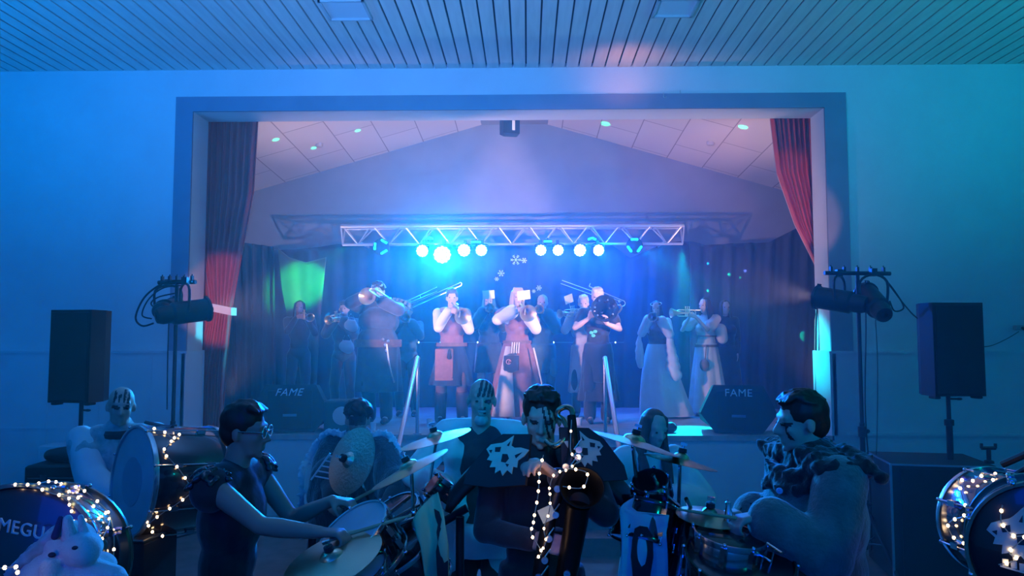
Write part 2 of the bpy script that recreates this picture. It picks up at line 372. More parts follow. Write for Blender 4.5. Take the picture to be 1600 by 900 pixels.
tag(cloth('gathered_drape', [(434, 388), (452, 402), (478, 410), (510, 402)], [(470, 640), (492, 640)], 11.6, mat('dark_satin', (.05, .075, .08), .38, var=.2, scale=5, sheen=.4), 60, 24, .010, 3, 9, edge=[[(440, 450), (505, 455)], [(452, 510), (500, 515)]]),
    'dark shiny cloth pinned up left of the brass players, lit green', 'drape')
# red curtains
cl = cloth('stage_curtain', [(292, 176), (403, 182)], [(302, 680), (345, 684)], 9.45, m_red, 90, 40, .045, 22, 11, edge=[[(292, 300), (396, 300)], [(296, 400), (377, 400)], [(320, 485), (361, 485)], [(300, 580), (352, 580)]])
tag(cl, 'red stage curtain on the left, held in by a white tieback', 'curtain')
cr = cloth('stage_curtain', [(1203, 178), (1300, 174)], [(1272, 655), (1292, 655)], 9.45, m_red, 90, 40, .045, 24, 12, edge=[[(1214, 270), (1300, 270)], [(1242, 350), (1300, 350)], [(1287, 440), (1300, 440)], [(1274, 500), (1294, 500)]])
tag(cr, 'red stage curtain on the right, drawn in to a point behind the lamps', 'curtain')
mb = MB(); q0, q1 = P(322, 478, 9.30), P(361, 486, 9.30)
a_ = V((0, 0, .055)); pts_f = [q0 - a_ + V((-.05, .12, 0)), q0 - a_, q1 - a_, q1 - a_ + V((.02, .12, 0))]
for i in range(3):
    u_, v_ = pts_f[i], pts_f[i + 1]; h = V((0, 0, .10))
    mb.raw([u_, v_, v_ + h, u_ + h, u_ + V((0, .01, 0)), v_ + V((0, .01, 0)), v_ + h + V((0, .01, 0)), u_ + h + V((0, .01, 0))], [(0, 1, 2, 3), (7, 6, 5, 4), (0, 4, 5, 1), (3, 2, 6, 7), (0, 3, 7, 4), (1, 5, 6, 2)])
tag(mb.build('curtain_tieback', mat('white_tieback', (.8, .78, .78), .6), smooth=False), 'white tieback strap around the left red curtain', 'tieback')
# ------------------------------------------------------------------ haze (real volume over stage and hall)
for nm, den, box, lab in (('stage_haze', .0155, (-5.5, 5.3, YW + TH + .02, YB - .02, ZST + .01, 5.0), 'blue-lit haze hanging in the air over the stage'), ('hall_haze', .011, (-8, 8, 3.2, YW - .2, .02, 5.1), 'thin haze in the air over the front of the hall')):
    mh = bpy.data.materials.new(nm); mh.use_nodes = True; nt = mh.node_tree; nt.nodes.clear()
    ou = nt.nodes.new('ShaderNodeOutputMaterial'); vs_ = nt.nodes.new('ShaderNodeVolumeScatter'); vs_.inputs['Color'].default_value = (.85, .92, 1, 1); vs_.inputs['Density'].default_value = den; vs_.inputs['Anisotropy'].default_value = .55
    nt.links.new(vs_.outputs[0], ou.inputs['Volume'])
    mb = MB(); bx(mb, *box); tag(mb.build(nm, mh, smooth=False), lab, 'haze', kind='stuff')
# ------------------------------------------------------------------ truss
m_alu = mat('truss_aluminium', (.72, .70, .72), .38, .75)
m_blk = mat('black_lamp_housing', (.02, .02, .025), .45)
m_blkm = mat('black_matt_box', (.018, .018, .022), .7, bump=.2, bscale=200)
m_cable = mat('black_cable', (.012, .012, .015), .5)
m_chrome = mat('chrome', (.8, .82, .85), .16, 1)
YT = 11.6
tA, tB = P(536, 356, YT), P(1066, 354, YT)
t = empty('lighting_truss', ((tA.x + tB.x) / 2, YT, tA.z), 0, 'silver lattice truss carrying the stage lamps in front of the backdrop', 'truss')
Lt = (tB.x - tA.x) / 2; dz = -.27; dy = .13
chords = ((0, -dy, 0), (0, dy, 0), (0, 0, dz))
for c_ in chords:
    mb = MB(); mb.sweep([(-Lt, c_[1], c_[2]), (Lt, c_[1], c_[2])], .024, 10); mb.build('chord', m_alu, t)
nb = 11; st_ = 2 * Lt / nb
for i in range(nb):
    x0 = -Lt + i * st_
    for yy in (-dy, dy):
        mb = MB(); mb.sweep([(x0 + st_ / 2, 0, dz), (x0 + .03, yy, 0)], .012, 8); mb.build('brace', m_alu, t)
        mb = MB(); mb.sweep([(x0 + st_ / 2, 0, dz), (x0 + st_ - .03, yy, 0)], .012, 8); mb.build('brace', m_alu, t)
    mb = MB(); mb.sweep([(x0 + .03, -dy, 0), (x0 + .03, dy, 0)], .010, 8); mb.build('brace', m_alu, t)
for x in (-Lt, Lt):
    mb = MB()
    for a, b_ in ((0, 1), (1, 2), (2, 0)): mb.sweep([(x, chords[a][1], chords[a][2]), (x, chords[b_][1], chords[b_][2])], .014, 8)
    mb.build('end_frame', m_alu, t)
# ground supports behind the drape
for x in (-Lt + .3, Lt - .3):
    mb = MB(); mb.sweep([(x, .68, dz), (x, .68, ZST - tA.z)], .03, 10); mb.sweep([(x, 0, dz + .02), (x, .68, dz + .02)], .02, 8); mb.build('support_post', m_alu, t)
# ------------------------------------------------------------------ LED par cans on the truss
LB = (.0, .11, 1)
def glow(name, col, s): return mat(name, (.1, .1, .1), .3, emit=col, estr=s)
m_led = glow('led_white_cyan', (.25, .85, 1.0), 26); m_led2 = glow('led_cyan', (.0, .75, 1.0), 9)
def par(px, py, r, tgt, mled, lab, power, col, ang=50, Y=YT - .25):
    c_ = P(px, py, Y); t = empty('led_par_lamp', c_, 0, lab, 'stage lamp', 'led par lamps on the truss')
    d = (V(tgt) - c_).normalized(); rot = frame(d); L = r * 1.7
    rl = rot @ Matrix.Rotation(R(90), 3, 'X')      # lathe z -> -Y (front)
    mb = MB(); mb.lathe([(r * .1, -L), (r * .6, -L), (r * .75, -L * .8), (r * .98, -L * .15), (r * 1.06, 0), (r * 1.06, r * .25), (r * .96, r * .25), (r * .94, 0), (.001, -.004)], rot=rl, n=24); mb.build('housing', m_blk, t)
    mb = MB()
    for k in range(19):
        a, q = (0, 0) if k == 0 else ((k * 60, r * .42) if k < 7 else (k * 30, r * .78))
        mb.ell(rot @ V((q * math.cos(R(a)), -.006, q * math.sin(R(a)))), (r * .17, r * .17, r * .10), rot @ Matrix.Rotation(R(90), 3, 'X'))
    mb.build('led_lens', mled, t)
    mb = MB(); top = V((0, .12, (tA.z + dz) - c_.z))
    pts = [rot @ V((-r * 1.08, r * .5, 0)), V((-r * 1.1, .1, top.z * .7)), V((0, .2, top.z)), V((r * 1.1, .1, top.z * .7)), rot @ V((r * 1.08, r * .5, 0))]
    mb.sweep(spline(pts, 5), .009, 8); mb.box((0, .22, top.z + .02), (.05, .06, .08)); mb.build('bracket', m_blk, t)
    if power: spot('led_par_light', c_ + d * .06, V(tgt), col, power, ang, .6, r * .8)
    return t
par(660, 392, .095, (-1.6, 2, 2.4), m_led, 'lit cyan led lamp at the left end of the left row on the truss', 720, LB)
par(691, 398, .135, (-.4, 0, 2.2), glow('led_full', (.3, .9, 1.0), 60), 'largest and brightest cyan led lamp under the truss', 3600, (.0, .36, 1), 60)
par(725, 391, .10, (0, 2, 2.2), m_led, 'lit cyan led lamp just right of the brightest one', 720, LB)
par(752, 391, .09, (1, 3, 1.8), m_led, 'lit cyan led lamp at the right end of the left row', 720, LB)
par(845, 391, .085, (1.2, 2, 2.2), m_led, 'lit cyan led lamp at the left end of the right row', 720, LB)
par(872, 391, .085, (.8, 2.5, 1.9), m_led, 'second lit cyan led lamp from the left in the right row', 720, LB)
par(906, 391, .095, (1.8, 2.5, 1.9), m_led, 'third lit cyan led lamp from the left in the right row', 720, LB)
par(935, 391, .090, (3, 3, 1.9), m_led, 'lit cyan led lamp at the right end of the right row', 720, LB)
for px, py, lab in ((596, 386, 'round effect lamp with three lit blue bars, alone at the left end of the truss'), (991, 384, 'round effect lamp with three lit blue bars, alone at the right end of the truss')):
    c_ = P(px, py, YT - .2); t = empty('effect_lamp', c_, 0, lab, 'effect lamp', 'three-bar effect lamps')
    mb = MB(); rl = Matrix.Rotation(R(90), 3, 'X'); mb.lathe([(.001, -.12), (.09, -.12), (.12, -.05), (.13, .02), (.11, .03), (.001, .02)], rot=rl, n=24); mb.build('housing', m_blk, t)
    for a in ((60, 175, 300) if px < 800 else (90, 215, 325)):
        mb = MB(); q = V((.095 * math.cos(R(a)), -.035, .095 * math.sin(R(a)))); tg = V((-math.sin(R(a)), 0, math.cos(R(a))))
        for s in (-1.1, -.4, .4, 1.1): mb.ell(q + tg * s * .035, .017)
        mb.build('led_bar', m_led2, t)
    mb = MB(); mb.sweep([(0, .1, .1), (0, .18, tA.z + dz - c_.z)], .012, 8); mb.box((0, .2, tA.z + dz - c_.z), (.05, .06, .06)); mb.build('bracket', m_blk, t)
for px, py, w_, lab in ((672, 373, .10, 'small lamp with a lit curved top, above the far left led lamp'), (744, 378, .16, 'flat lit led bar clamped on the truss above the left row'), (856, 377, .13, 'flat lit led bar clamped on the truss above the right row'), (925, 374, .13, 'small lamp with a lit curved top, above the right end lamp')):
    c_ = P(px, py, YT - .16); t = empty('truss_bar_lamp', c_, 0, lab, 'stage lamp', 'small lamps clamped on the truss')
    mb = MB(); mb.box((0, .04, 0), (w_, .08, .07), bev=.012); mb.sweep([(0, .05, 0), (0, .1, .06)], .012, 8); mb.build('housing', m_blk, t)
    mb = MB(); mb.sweep(spline([(-w_ * .45, -.01, -.005), (0, -.012, .02 if 'curved' in lab else 0), (w_ * .45, -.01, -.005)], 6), .013, 8); mb.build('led_lens', m_led2, t)
# lamps light backdrop and musicians from behind/above
for x, p_ in ((-2.2, 90), (-.8, 110), (.9, 110), (2.0, 80)): spot('led_par_light', (x, YT - .3, tA.z - .35), (x * .9, 9.2, ZST), (.0, .24, 1), p_ * 2.4, 95, .8, .1)
spot('led_backdrop_wash', (-1.5, YT - .35, tA.z - .2), (-1.7, 12.1, 2.0), (.0, .08, 1), 480, 150, 1, .2)
spot('led_backdrop_wash', (1.2, YT - .35, tA.z - .2), (1.3, 12.1, 2.0), (.0, .08, 1), 480, 150, 1, .2)
# ------------------------------------------------------------------ T-bar stands with halogen par cans
def parcan(loc, tgt, lab, lens_on, col, power, ang, barz):
    t = empty('halogen_par_can', loc, 0, lab, 'stage lamp', 'halogen par cans on the stands'); d = (V(tgt) - V(loc)).normalized(); rot = frame(d)
    rl = rot @ Matrix.Rotation(R(90), 3, 'X'); r = .105
    mb = MB(); mb.lathe([(.03, -.25), (.07, -.245), (.085, -.2), (.085, -.12), (r, -.10), (r, .20), (r + .012, .205), (r + .012, .225), (r - .004, .225), (r - .008, .1), (.001, .09)], rot=rl, n=32); mb.build('can', m_blk, t)
    mb = MB(); mb.lathe([(r - .012, .14), (r * .6, .155), (.001, .16)], rot=rl, n=24)
    mb.build('lens', glow('halogen_lens', (1, .6, .5), 7) if lens_on else mat('dark_lens', (.05, .05, .06), .1), t)
    mb = MB(); 
    for cx_, cz_ in ((-.1, 0), (.1, 0), (0, .115)): mb = MB(); mb.box(rot @ V((cx_, -.215, cz_)), (.028, .03, .03), rot=rot); mb.build('filter_clip', m_blk, t)
    mb = MB(); h = barz - loc[2]; side = rot @ V((1, 0, 0))
    pts = [side * -.115, side * -.12 + V((0, 0, h * .7)), V((0, 0, h - .02)), side * .12 + V((0, 0, h * .7)), side * .115]
    mb.sweep(spline(pts, 4), .012, 6, flat=1); mb.box((0, 0, h), (.05, .06, .07)); mb.build('yoke', m_blk, t)
    if power: spot('halogen_light', V(loc) + d * .24, tgt, col, power, ang, .35, .05)
    return t
def tbar(base, top, bar_y, half, yaw, lab):
    t = empty('lamp_stand', (base.x, base.y, 0), yaw, lab, 'lamp stand', 'lamp stands beside the stage')
    mb = MB(); mb.sweep([(0, 0, .15), (0, 0, 1.3)], .024, 12); mb.sweep([(0, 0, 1.2), (0, 0, top)], .018, 12); mb.build('pole', m_blk, t)
    for z in (1.22, .55): mb = MB(); mb.lathe([(.02, -.05), (.038, -.045), (.038, .045), (.02, .05)], c=(0, 0, z), n=16); mb.ell((.055, 0, z), .02); mb.build('clamp', m_blk, t)
    for k in range(3):
        a = k * TAU / 3 + .5; mb = MB(); mb.sweep([(0, 0, .55), (.5 * math.cos(a), .5 * math.sin(a), .02)], .014, 8); mb.sweep([(0, 0, .2), (.28 * math.cos(a), .28 * math.sin(a), .26)], .009, 6); mb.build('leg', m_blk, t)
    mb = MB(); mb.sweep([(-half, 0, top), (half, 0, top)], .02, 10)
    for k in range(5): mb.box((-half + (k + .5) * half * .4, 0, top + .035), (.02, .03, .05)); mb.sweep([(-half + (k + .5) * half * .4, 0, top), (-half + (k + .5) * half * .4, 0, top + .075)], .006, 6)
    mb.build('crossbar', m_blk, t)
    return t
YTB = 7.0
bR = P(1345, 600, YTB); zR = P(1340, 427, YTB).z
tbar(bR, zR, 0, .33, R(8), 'tall black lamp stand on the right of the stage, two par cans on its crossbar')
cR1 = P(1312, 470, YTB); parcan(cR1, (-.6, 10.4, 3.4), 'black par can pointing up at the stage, left one on the right stand', True, (1, .66, .64), 900, 50, zR)
cR2 = P(1366, 474, YTB - .1); parcan(cR2, P(1232, 320, 9.45), 'black par can pointing at the stage edge, right one on the right stand', True, (1, .40, .36), 110, 26, zR)
bL = P(272, 600, YTB); zL = P(290, 441, YTB).z
tbar(bL, zL, 0, .20, R(-10), 'tall black lamp stand on the left of the stage with a tangle of cables')
cL1 = P(288, 488, YTB - .15); parcan(cL1, (1.3, 11.2, 3.3), 'black par can lying level at the front of the left stand', True, (1, .60, .64), 660, 62, zL)
cL2 = P(262, 484, YTB + .12); parcan(cL2, P(350, 470, 9.4), 'black par can half hidden behind the level one on the left stand', True, (1, .40, .36), 90, 34, zL)
def cable(name, pts, lab, r=.007, k=8):
    mb = MB(); mb.sweep(spline(pts, k), r, 6); return tag(mb.build(name, m_cable), lab, 'cable')
cable('power_cable', [P(300, 440, 6.9), P(262, 440, 6.9), P(228, 462, 6.9), P(212, 495, 6.9), P(222, 509, 6.9), P(240, 505, 6.9)], 'outermost cable looping down left from the top of the left stand', .009)
cable('power_cable', [P(285, 446, 6.95), P(255, 450, 6.95), P(232, 468, 6.95), P(222, 492, 6.95), P(237, 498, 6.95)], 'inner cable looping close above the left par can', .007)
cable('power_cable', [P(275, 458, 7), P(248, 464, 7), P(236, 474, 7), P(245, 484, 7)], 'shortest cable loop at the tail of the left par can', .007)
cable('power_cable', [P(1378, 430, 7), P(1398, 455, 7), P(1412, 480, 7), P(1398, 486, 7), P(1390, 470, 7)], 'cable looping at the tail of the right par can', .007)
cable('power_cable', [P(1380, 432, 7.05), P(1402, 462, 7.05), P(1425, 490, 6.95), P(1442, 503, 6.85)], 'cable running from the right stand crossbar to the right loudspeaker', .006)
cable('power_cable', [P(1352, 438, 7.02), P(1353, 520, 7.02), P(1352, 640, 7.02), P(1360, 760, 7.05), P(1362, 860, 7.1)], 'cable hanging down along the pole of the right stand', .006)
cable('power_cable', [P(1368, 500, 7.04), P(1371, 560, 7.04), P(1371, 640, 7.04), P(1369, 730, 7.06)], 'thin cable hanging free right of the right stand pole', .004)
cable('power_cable', [P(264, 500, 7.05), P(262, 560, 7.05), P(261, 640, 7.05)], 'cable hanging down along the pole of the left stand', .006)
cable('wall_cable', [P(1516, 540, 6.75), P(1545, 541, 7.2), P(1572, 530, 8), P(1592, 518, 8.72)], 'thin cable from the right loudspeaker up to the small wall box', .005)
q = P(1592, 512, 8.74); t = empty('wall_box', q, 0, 'small box on the wall at the right edge with a cable plugged in', 'wall box')
mb = MB(); mb.box((0, -.02, 0), (.13, .07, .06), bev=.01); mb.build('housing', mat('grey_plastic', (.35, .38, .4), .5), t)
mb = MB(); mb.sweep([(0, -.06, 0), (0, -.09, -.02)], .015, 8); mb.build('plug', m_blk, t)
for i, (px, h) in enumerate(((1275, 470), (1280, 475), (1286, 470))):
    cable('hanging_cord', [P(px + 8, 452, 9.2), P(px + 1, 490, 9.2), P(px, 560, 9.2), P(px + 1, 655, 9.2)], ['left', 'middle', 'right'][i] + 'most of the three cords hanging below the right curtain' if i != 1 else 'middle one of the three cords hanging below the right curtain', .011, 5)
# ------------------------------------------------------------------ PA speakers, subwoofers
m_spk = mat('speaker_black', (.012, .014, .016), .6, bump=.25, bscale=160)
m_grl = mat('speaker_grille', (.010, .012, .014), .45, bump=.9, bscale=420)
def pa(px0, px1, py0, py1, Y, yaw, lab, plab, base_z, pole_px, base=True):
    a, b_ = P(px0, py1, Y), P(px1, py0, Y); cx = (a.x + b_.x) / 2; Wd = (b_.x - a.x) / 1.0; H = b_.z - a.z
    t = empty('pa_speaker', (cx, Y, a.z), yaw, lab, 'loudspeaker', 'loudspeakers on poles')
    poly = [(-Wd / 2, -.17), (Wd / 2, -.17), (Wd / 2, .02), (Wd * .3, .2), (-Wd * .3, .2), (-Wd / 2, .02)]
    mb = MB(); mb.slab(poly, 0, H); mb.build('cabinet', m_spk, t, smooth=False)
    mb = MB(); mb.box((0, -.18, H / 2), (Wd - .03, .02, H - .04), bev=.008); mb.build('grille', m_grl, t, smooth=False)
    for sx in (-1, 1):
        mb = MB(); mb.box((sx * (Wd / 2 - .04), -.1, -.012), (.05, .1, .025), bev=.006); mb.build('foot', m_spk, t, smooth=False)
    t2 = empty('speaker_pole', (cx, Y, base_z), 0, plab, 'speaker pole', 'speaker poles'); h = a.z - base_z - .005
    mb = MB(); mb.sweep([(0, 0, 0), (0, 0, h * .6)], .028, 12); mb.sweep([(0, 0, h * .55), (0, 0, h)], .019, 12); mb.build('tube', m_blk, t2)
    mb = MB(); mb.lathe([(.02, h * .52), (.04, h * .53), (.04, h * .62), (.02, h * .63)], n=16); mb.build('collar', m_blk, t2); mb = MB(); mb.sweep([(0, 0, h * .95), (.07, -.03, h * .95)], .009, 8); mb.ell((.08, -.03, h * .95), (.03, .012, .012)); mb.build('lever', m_blk, t2)
    if base:
        for k in range(3):
            aa = k * TAU / 3 + .3; mb = MB(); mb.sweep([(0, 0, .75), (.45 * math.cos(aa), .45 * math.sin(aa), .02)], .014, 8); mb.build('leg', m_blk, t2)
    return t
ZS_R = 1.0; YS = 6.8
pa(1440, 1517, 474, 617, YS, R(6), 'black loudspeaker on the pole at the right, dark green sheen', 'black pole holding the right loudspeaker above the large box', ZS_R, 1487, False)
pa(93, 167, 485, 627, YS, R(-8), 'black loudspeaker on a pole in front of the blue wall at the left', 'black pole under the left loudspeaker', 0, 130, True)
a, b_ = P(1402, 720, 6.5), P(1567, 716, 6.5)
t = empty('subwoofer', ((a.x + b_.x) / 2, 6.85, 0), R(-9), 'large black box under the right loudspeaker, lit edges drawn as pale strips', 'subwoofer')
mb = MB(); mb.box((0, 0, .5), (.86, .72, 1.0), bev=.012); mb.build('cabinet', m_spk, t, smooth=False)
mb = MB(); mb.box((.03, -.368, .5), (.76, .015, .92), bev=.004); mb.build('grille', m_grl, t, smooth=False)
mb = MB(); 
for x in (-.424,): mb.box((x, -.355, .5), (.016, .018, .98))
mb.box((0, -.355, .992), (.86, .018, .014)); mb.build('edge_strip', mat('edge_alu', (.4, .45, .48), .35, .8), t, smooth=False)  # pale strips stand in for light caught on the box edges
t = empty('clamp_adapter', P(1545, 712, 6.6), 0, 'small black T-shaped stand adapter on the large box', 'adapter'); t.location.z = 1.0
mb = MB(); mb.lathe([(.04, 0), (.04, .02), (.018, .03), (.018, .12)], n=16); mb.build('stem', m_blk, t); mb = MB(); mb.sweep([(-.06, 0, .13), (.06, 0, .13)], .016, 10); mb.sweep([(-.06, 0, .13), (-.06, 0, .17)], .013, 8); mb.sweep([(.06, 0, .13), (.06, 0, .17)], .013, 8); mb.build('crosspiece', m_blk, t)
a, b_ = P(44, 722, 6.2), P(160, 722, 6.2)
t = empty('equipment_case', ((a.x + b_.x) / 2, 6.4, 0), R(4), 'black case standing at the left below the loudspeaker', 'case')
hh = P(80, 726, 6.2).z; Wd = b_.x - a.x
mb = MB(); mb.box((0, 0, hh / 2), (Wd, .5, hh), bev=.015); mb.build('body', m_spk, t, smooth=False)
mb = MB(); mb.box((0, -.252, hh - .1), (Wd * .9, .012, .012)); mb.box((-.15, -.262, hh - .1), (.05, .02, .06)); mb.box((.15, -.262, hh - .1), (.05, .02, .06)); mb.build('latch', m_chrome, t, smooth=False)
mb = MB(); c_ = P(112, 708, 6.35)
mb.cone((c_.x - .2, 6.38, hh + .05), (c_.x + .15, 6.38, hh + .07), .05, .075); mb.ell((c_.x, 6.38, hh + .05), (.25, .14, .08)); tag(remesh(mb, 'cloth_bag', mat('black_bag', (.015, .015, .02), .6, bump=.4, bscale=30), None, .015, 3, (.008, 25, .5)), 'limp black bag lying on the case at the left', 'bag')
# pale low box on the floor by the left wall
q = P(98, 695, 8.5); t = empty('wall_cupboard', (q.x + .15, 8.55, 0), 0, 'pale blue low box against the wall behind the left pole', 'box')
mb = MB(); mb.box((0, 0, q.z / 2), (.75, .3, q.z), bev=.01); mb.build('body', m_wains, t, smooth=False); mb = MB(); mb.box((0, -.155, q.z / 2), (.68, .012, q.z - .1), bev=.004); mb.build('door', m_wains, t, smooth=False)
# ------------------------------------------------------------------ stage monitors
m_logo = mat('logo_white', (.85, .85, .88), .4)
def monitor(px, py, Y, wpx, yaw, lab, shear):
    q = P(px, py, Y); Wd = wpx / F * Y; t = empty('stage_monitor', (q.x, Y, ZST), yaw, lab, 'floor monitor', 'wedge monitors on the stage edge')
    # seen from behind: sloping back, bevelled cheeks
    H = .56; mb = MB(); h = Wd / 2
    fr_ = [(-h * .62, 0), (h * .62, 0), (h, .40), (h * .64, 1), (-h * .64, 1), (-h, .40)]
    vs = []
    for y, sc, hz_ in ((-.20, 1, 1), (.14, 1, .95), (.27, .95, .45)):
        for x, z in fr_: vs.append((x * sc, y, z * H * hz_ + .015))
    fs = [(5, 4, 3, 2, 1, 0), (12, 13, 14, 15, 16, 17)] + [(k * 6 + j, k * 6 + (j + 1) % 6, (k + 1) * 6 + (j + 1) % 6, (k + 1) * 6 + j) for k in range(2) for j in range(6)]
    mb.raw(vs, [tuple(reversed(f)) for f in fs]); mb.build('cabinet', m_spk, t, smooth=False)
    mb = MB(); mb.box((0, -.206, H * .5), (Wd * .56, .012, H * .8), bev=.004); mb.build('grille', m_grl, t, smooth=False)
    text('logo', 'FAME', .125, m_logo, t, (0 if shear < .2 else -.02, -.215, H * .86), (R(90), 0, 0), .002, shear)
    mb = MB(); mb.box((0, -.212, H * .38), (.16, .008, .03)); mb.build('name_plate', mat('plate', (.2, .25, .3), .3, .6), t, smooth=False)
    for sx in (-1, 1): mb = MB(); mb.lathe([(.03, 0), (.03, .016)], c=(sx * h * .5, 0, 0), n=10); mb.build('foot', m_blk, t)
    return t
monitor(457, 672, 9.05, 118, R(8), 'black wedge monitor with white lettering on the left of the stage edge', .35)
monitor(1152, 672, 9.05, 112, R(-10), 'black wedge monitor with white lettering on the right of the stage edge', 0)
# hanging speaker on the ridge
q = P(797, 198, 11.0); t = empty('ridge_speaker', q, R(20), 'small black speaker with a pale front plate hanging under the roof ridge', 'speaker')
mb = MB(); mb.slab([(-.13, -.08), (.12, -.1), (.14, .1), (-.05, .14), (-.15, .05)], -.12, .12); mb.build('cabinet', m_blk, t, smooth=False)
mb = MB(); mb.box((.02, -.105, -.005), (.045, .012, .15), bev=.004); mb.build('front_plate', m_logo, t, smooth=False); mb = MB(); mb.sweep([(0, 0, .1), (0, 0, .33)], .012, 8); mb.build('bracket', m_blk, t)
# smoke detectors
for px, py, Y, lab in ((499, 216, 11.4, 'small round detector on the left slope of the stage ceiling'), (1110, 213, 11.4, 'small round detector on the right slope of the stage ceiling')):
    q = P(px, py, Y); slope = sl if px < 800 else -sr; zc = (ax_.z - abs(q.x - ax_.x) * abs(slope)) + RISE * (YB - Y) / (YB - YF)
    mb = MB(); mb.lathe([(.001, -.05), (.05, -.045), (.06, -.02), (.06, .01)], c=(q.x, Y, zc), n=20); tag(mb.build('smoke_detector', mat('detector_plastic', (.55, .5, .52), .5)), lab, 'smoke detector')
# green and blue disco dots thrown by the effect lamps
def dot(tx, frm, col, power, ang): spot('disco_beam', frm, tx, col, power, ang, .25, .002)
eL, eR = P(596, 386, YT - .35), P(991, 384, YT - .35)
for px, py, w_ in ((431, 218, 1), (490, 231, .8), (559, 204, .8), (525, 186, .8), (946, 193, 1.2), (1161, 198, 1.4), (1016, 184, .7)):
    slope = sl if px < 800 else sr; Yd = YF + .1
    while Yd < YB:
        q = P(px, py, Yd)
        if q.z > ax_.z - abs(q.x - ax_.x) * slope + RISE * (YB - Yd) / (YB - YF): break
        Yd += .02
    dot(q, V((q.x * .7, 10.2, 3.4)), (.0, 1, .35), 900, 3.0 * w_)
for px, py, Y, c_, a_ in ((1107, 412, 11.9, (0, .5, 1), 1.6), (1168, 424, 11.9, (.2, .3, 1), 1.2), (1107, 455, 11.9, (0, 1, .4), 1.4), (1150, 432, 11.9, (0, 1, .4), 1.6), (1243, 518, 11.8, (0, 1, .4), 3), (510, 494, 12.1, (0, .6, 1), 1.6)):
    dot(P(px, py, Y), eR if px > 800 else eL, c_, 2600, a_)
spot('green_effect_light', P(540, 385, 9.9), P(472, 445, 11.6), (.0, 1, .12), 1500, 24, .7, .03)
spot('curtain_edge_light', P(1000, 390, 10.8), P(1306, 560, 9.1), (.0, .80, 1), 1300, 20, .8, .05)
# snowflakes on the backdrop
m_snow = mat('snowflake_foil', (.8, .85, .9), .4)
for px, py, s_, lab in ((806, 406, .085, 'largest pale snowflake ornament on the backdrop, below the truss'), (819, 407, .045, 'tiny snowflake ornament touching the right of the largest one'), (783, 427, .055, 'middle-sized snowflake ornament, lower left of the largest'), (776, 436, .035, 'smallest snowflake ornament, lowest of the left ones'), (842, 450, .045, 'snowflake ornament just above the grey-haired head right of centre'), (834, 455, .03, 'tiny snowflake ornament left of the one above the grey-haired head')):
    q = P(px, py, 11.98); mb = MB()
    for k in range(6):
        a = TAU * k / 6; d = V((math.cos(a), 0, math.sin(a))); mb.sweep([q, q + d * s_], .005, 5)
        for u in (.5, .78):
            for sg in (-1, 1): mb.sweep([q + d * s_ * u, q + d * s_ * u + V((math.cos(a + sg * .9), 0, math.sin(a + sg * .9))) * s_ * .3], .004, 5)
    mb.sweep([q + V((0, 0, 0)), q + V((0, .05, 0))], .003, 4)
    tag(mb.build('snowflake_ornament', m_snow), lab, 'ornament', 'snowflake ornaments')
# ------------------------------------------------------------------ string lights
m_wire = mat('light_wire', (.35, .4, .32), .4); m_bulb = glow('warm_bulb', (1, .62, .32), 14)
def lights(name, pts, n, lab, r=.006, k=8, wire=.002, group=None, hot=True):
    pts = [V(p) for p in pts]; c0 = pts[0].copy(); t = empty(name, c0, 0, lab, 'string lights', group)
    sp = [p - c0 for p in spline(pts, k)]; mb = MB(); mb.sweep(sp, wire, 5); mb.build('wire', m_wire, t)
    first = None
    for i in range(n):
        u = (i + .5) / n * (len(sp) - 1); q = sp[int(u)].lerp(sp[min(int(u) + 1, len(sp) - 1)], u % 1)
        if first is None:
            mb = MB(); mb.ell((0, 0, 0), (r, r, r * 1.2)); first = mb.build('bulb', m_bulb, t); first.location = q
        else:
            c_ = first.copy(); COL.objects.link(c_); c_.parent = t; c_.location = q
    return t
lights('led_string', [P(px, 535, 11.9) for px in (640, 672, 705, 736, 762, 842, 883, 917, 945, 975)], 9, 'row of tiny white light points along the backdrop behind the brass players', .012, 3, .002)
for ch in bpy.data.objects:
    if ch.parent and ch.parent.name == 'led_string' and ch.name.startswith('bulb'): ch.data.materials[0] = glow('cool_bulb', (.5, .8, 1), 4)
# small things on the stage edge
m_cup = mat('clear_cup', (.7, .8, .85), .25)
for px, py, Y, lab in ((671, 664, 9.5, 'pale plastic cup on the stage right of the left handrail'), (583, 668, 9.1, 'pale plastic cup on the stage edge near the cymbal player'), (905, 655, 9.7, 'white cup on the stage behind the saxophone')):
    q = P(px, py, Y); mb = MB(); mb.lathe([(.03, 0), (.04, .1), (.036, .1), (.028, .006), (.001, .006)], c=(q.x, Y, ZST), n=18); tag(mb.build('plastic_cup', m_cup), lab, 'cup', 'cups on the stage')
q = P(1047, 664, 9.0); t = empty('rolled_bundle', (q.x, 9.0, ZST), 0, 'small dark rounded bundle on the lit stage edge beside the girl', 'bundle')
mb = MB(); mb.ell((0, 0, .06), (.085, .07, .065)); mb.ell((-.06, -.01, .04), (.05, .05, .04)); mb.build('body', mat('dark_bundle', (.03, .03, .04), .5), t); mb = MB(); mb.sweep(arc((0, -.03, .06), .07, 20, 160, 8, (1, 0, 0), (0, 0, 1)), .008, 6); mb.build('band', m_chrome, t)
q = P(531, 650, 9.0); t = empty('drum_monitor_box', (q.x, 9.05, ZST), 0, 'dark box with a pale round disc on the stage edge', 'box')
mb = MB(); mb.box((0, 0, .19), (.34, .3, .38), bev=.015); mb.build('body', m_spk, t, smooth=False)
mb = MB(); mb.lathe([(.11, 0), (.11, .012), (.10, .016), (.001, .016)], c=(.05, -.15, .2), rot=Matrix.Rotation(R(90), 3, 'X'), n=28); mb.build('disc', mat('pale_disc', (.7, .6, .58), .6), t)

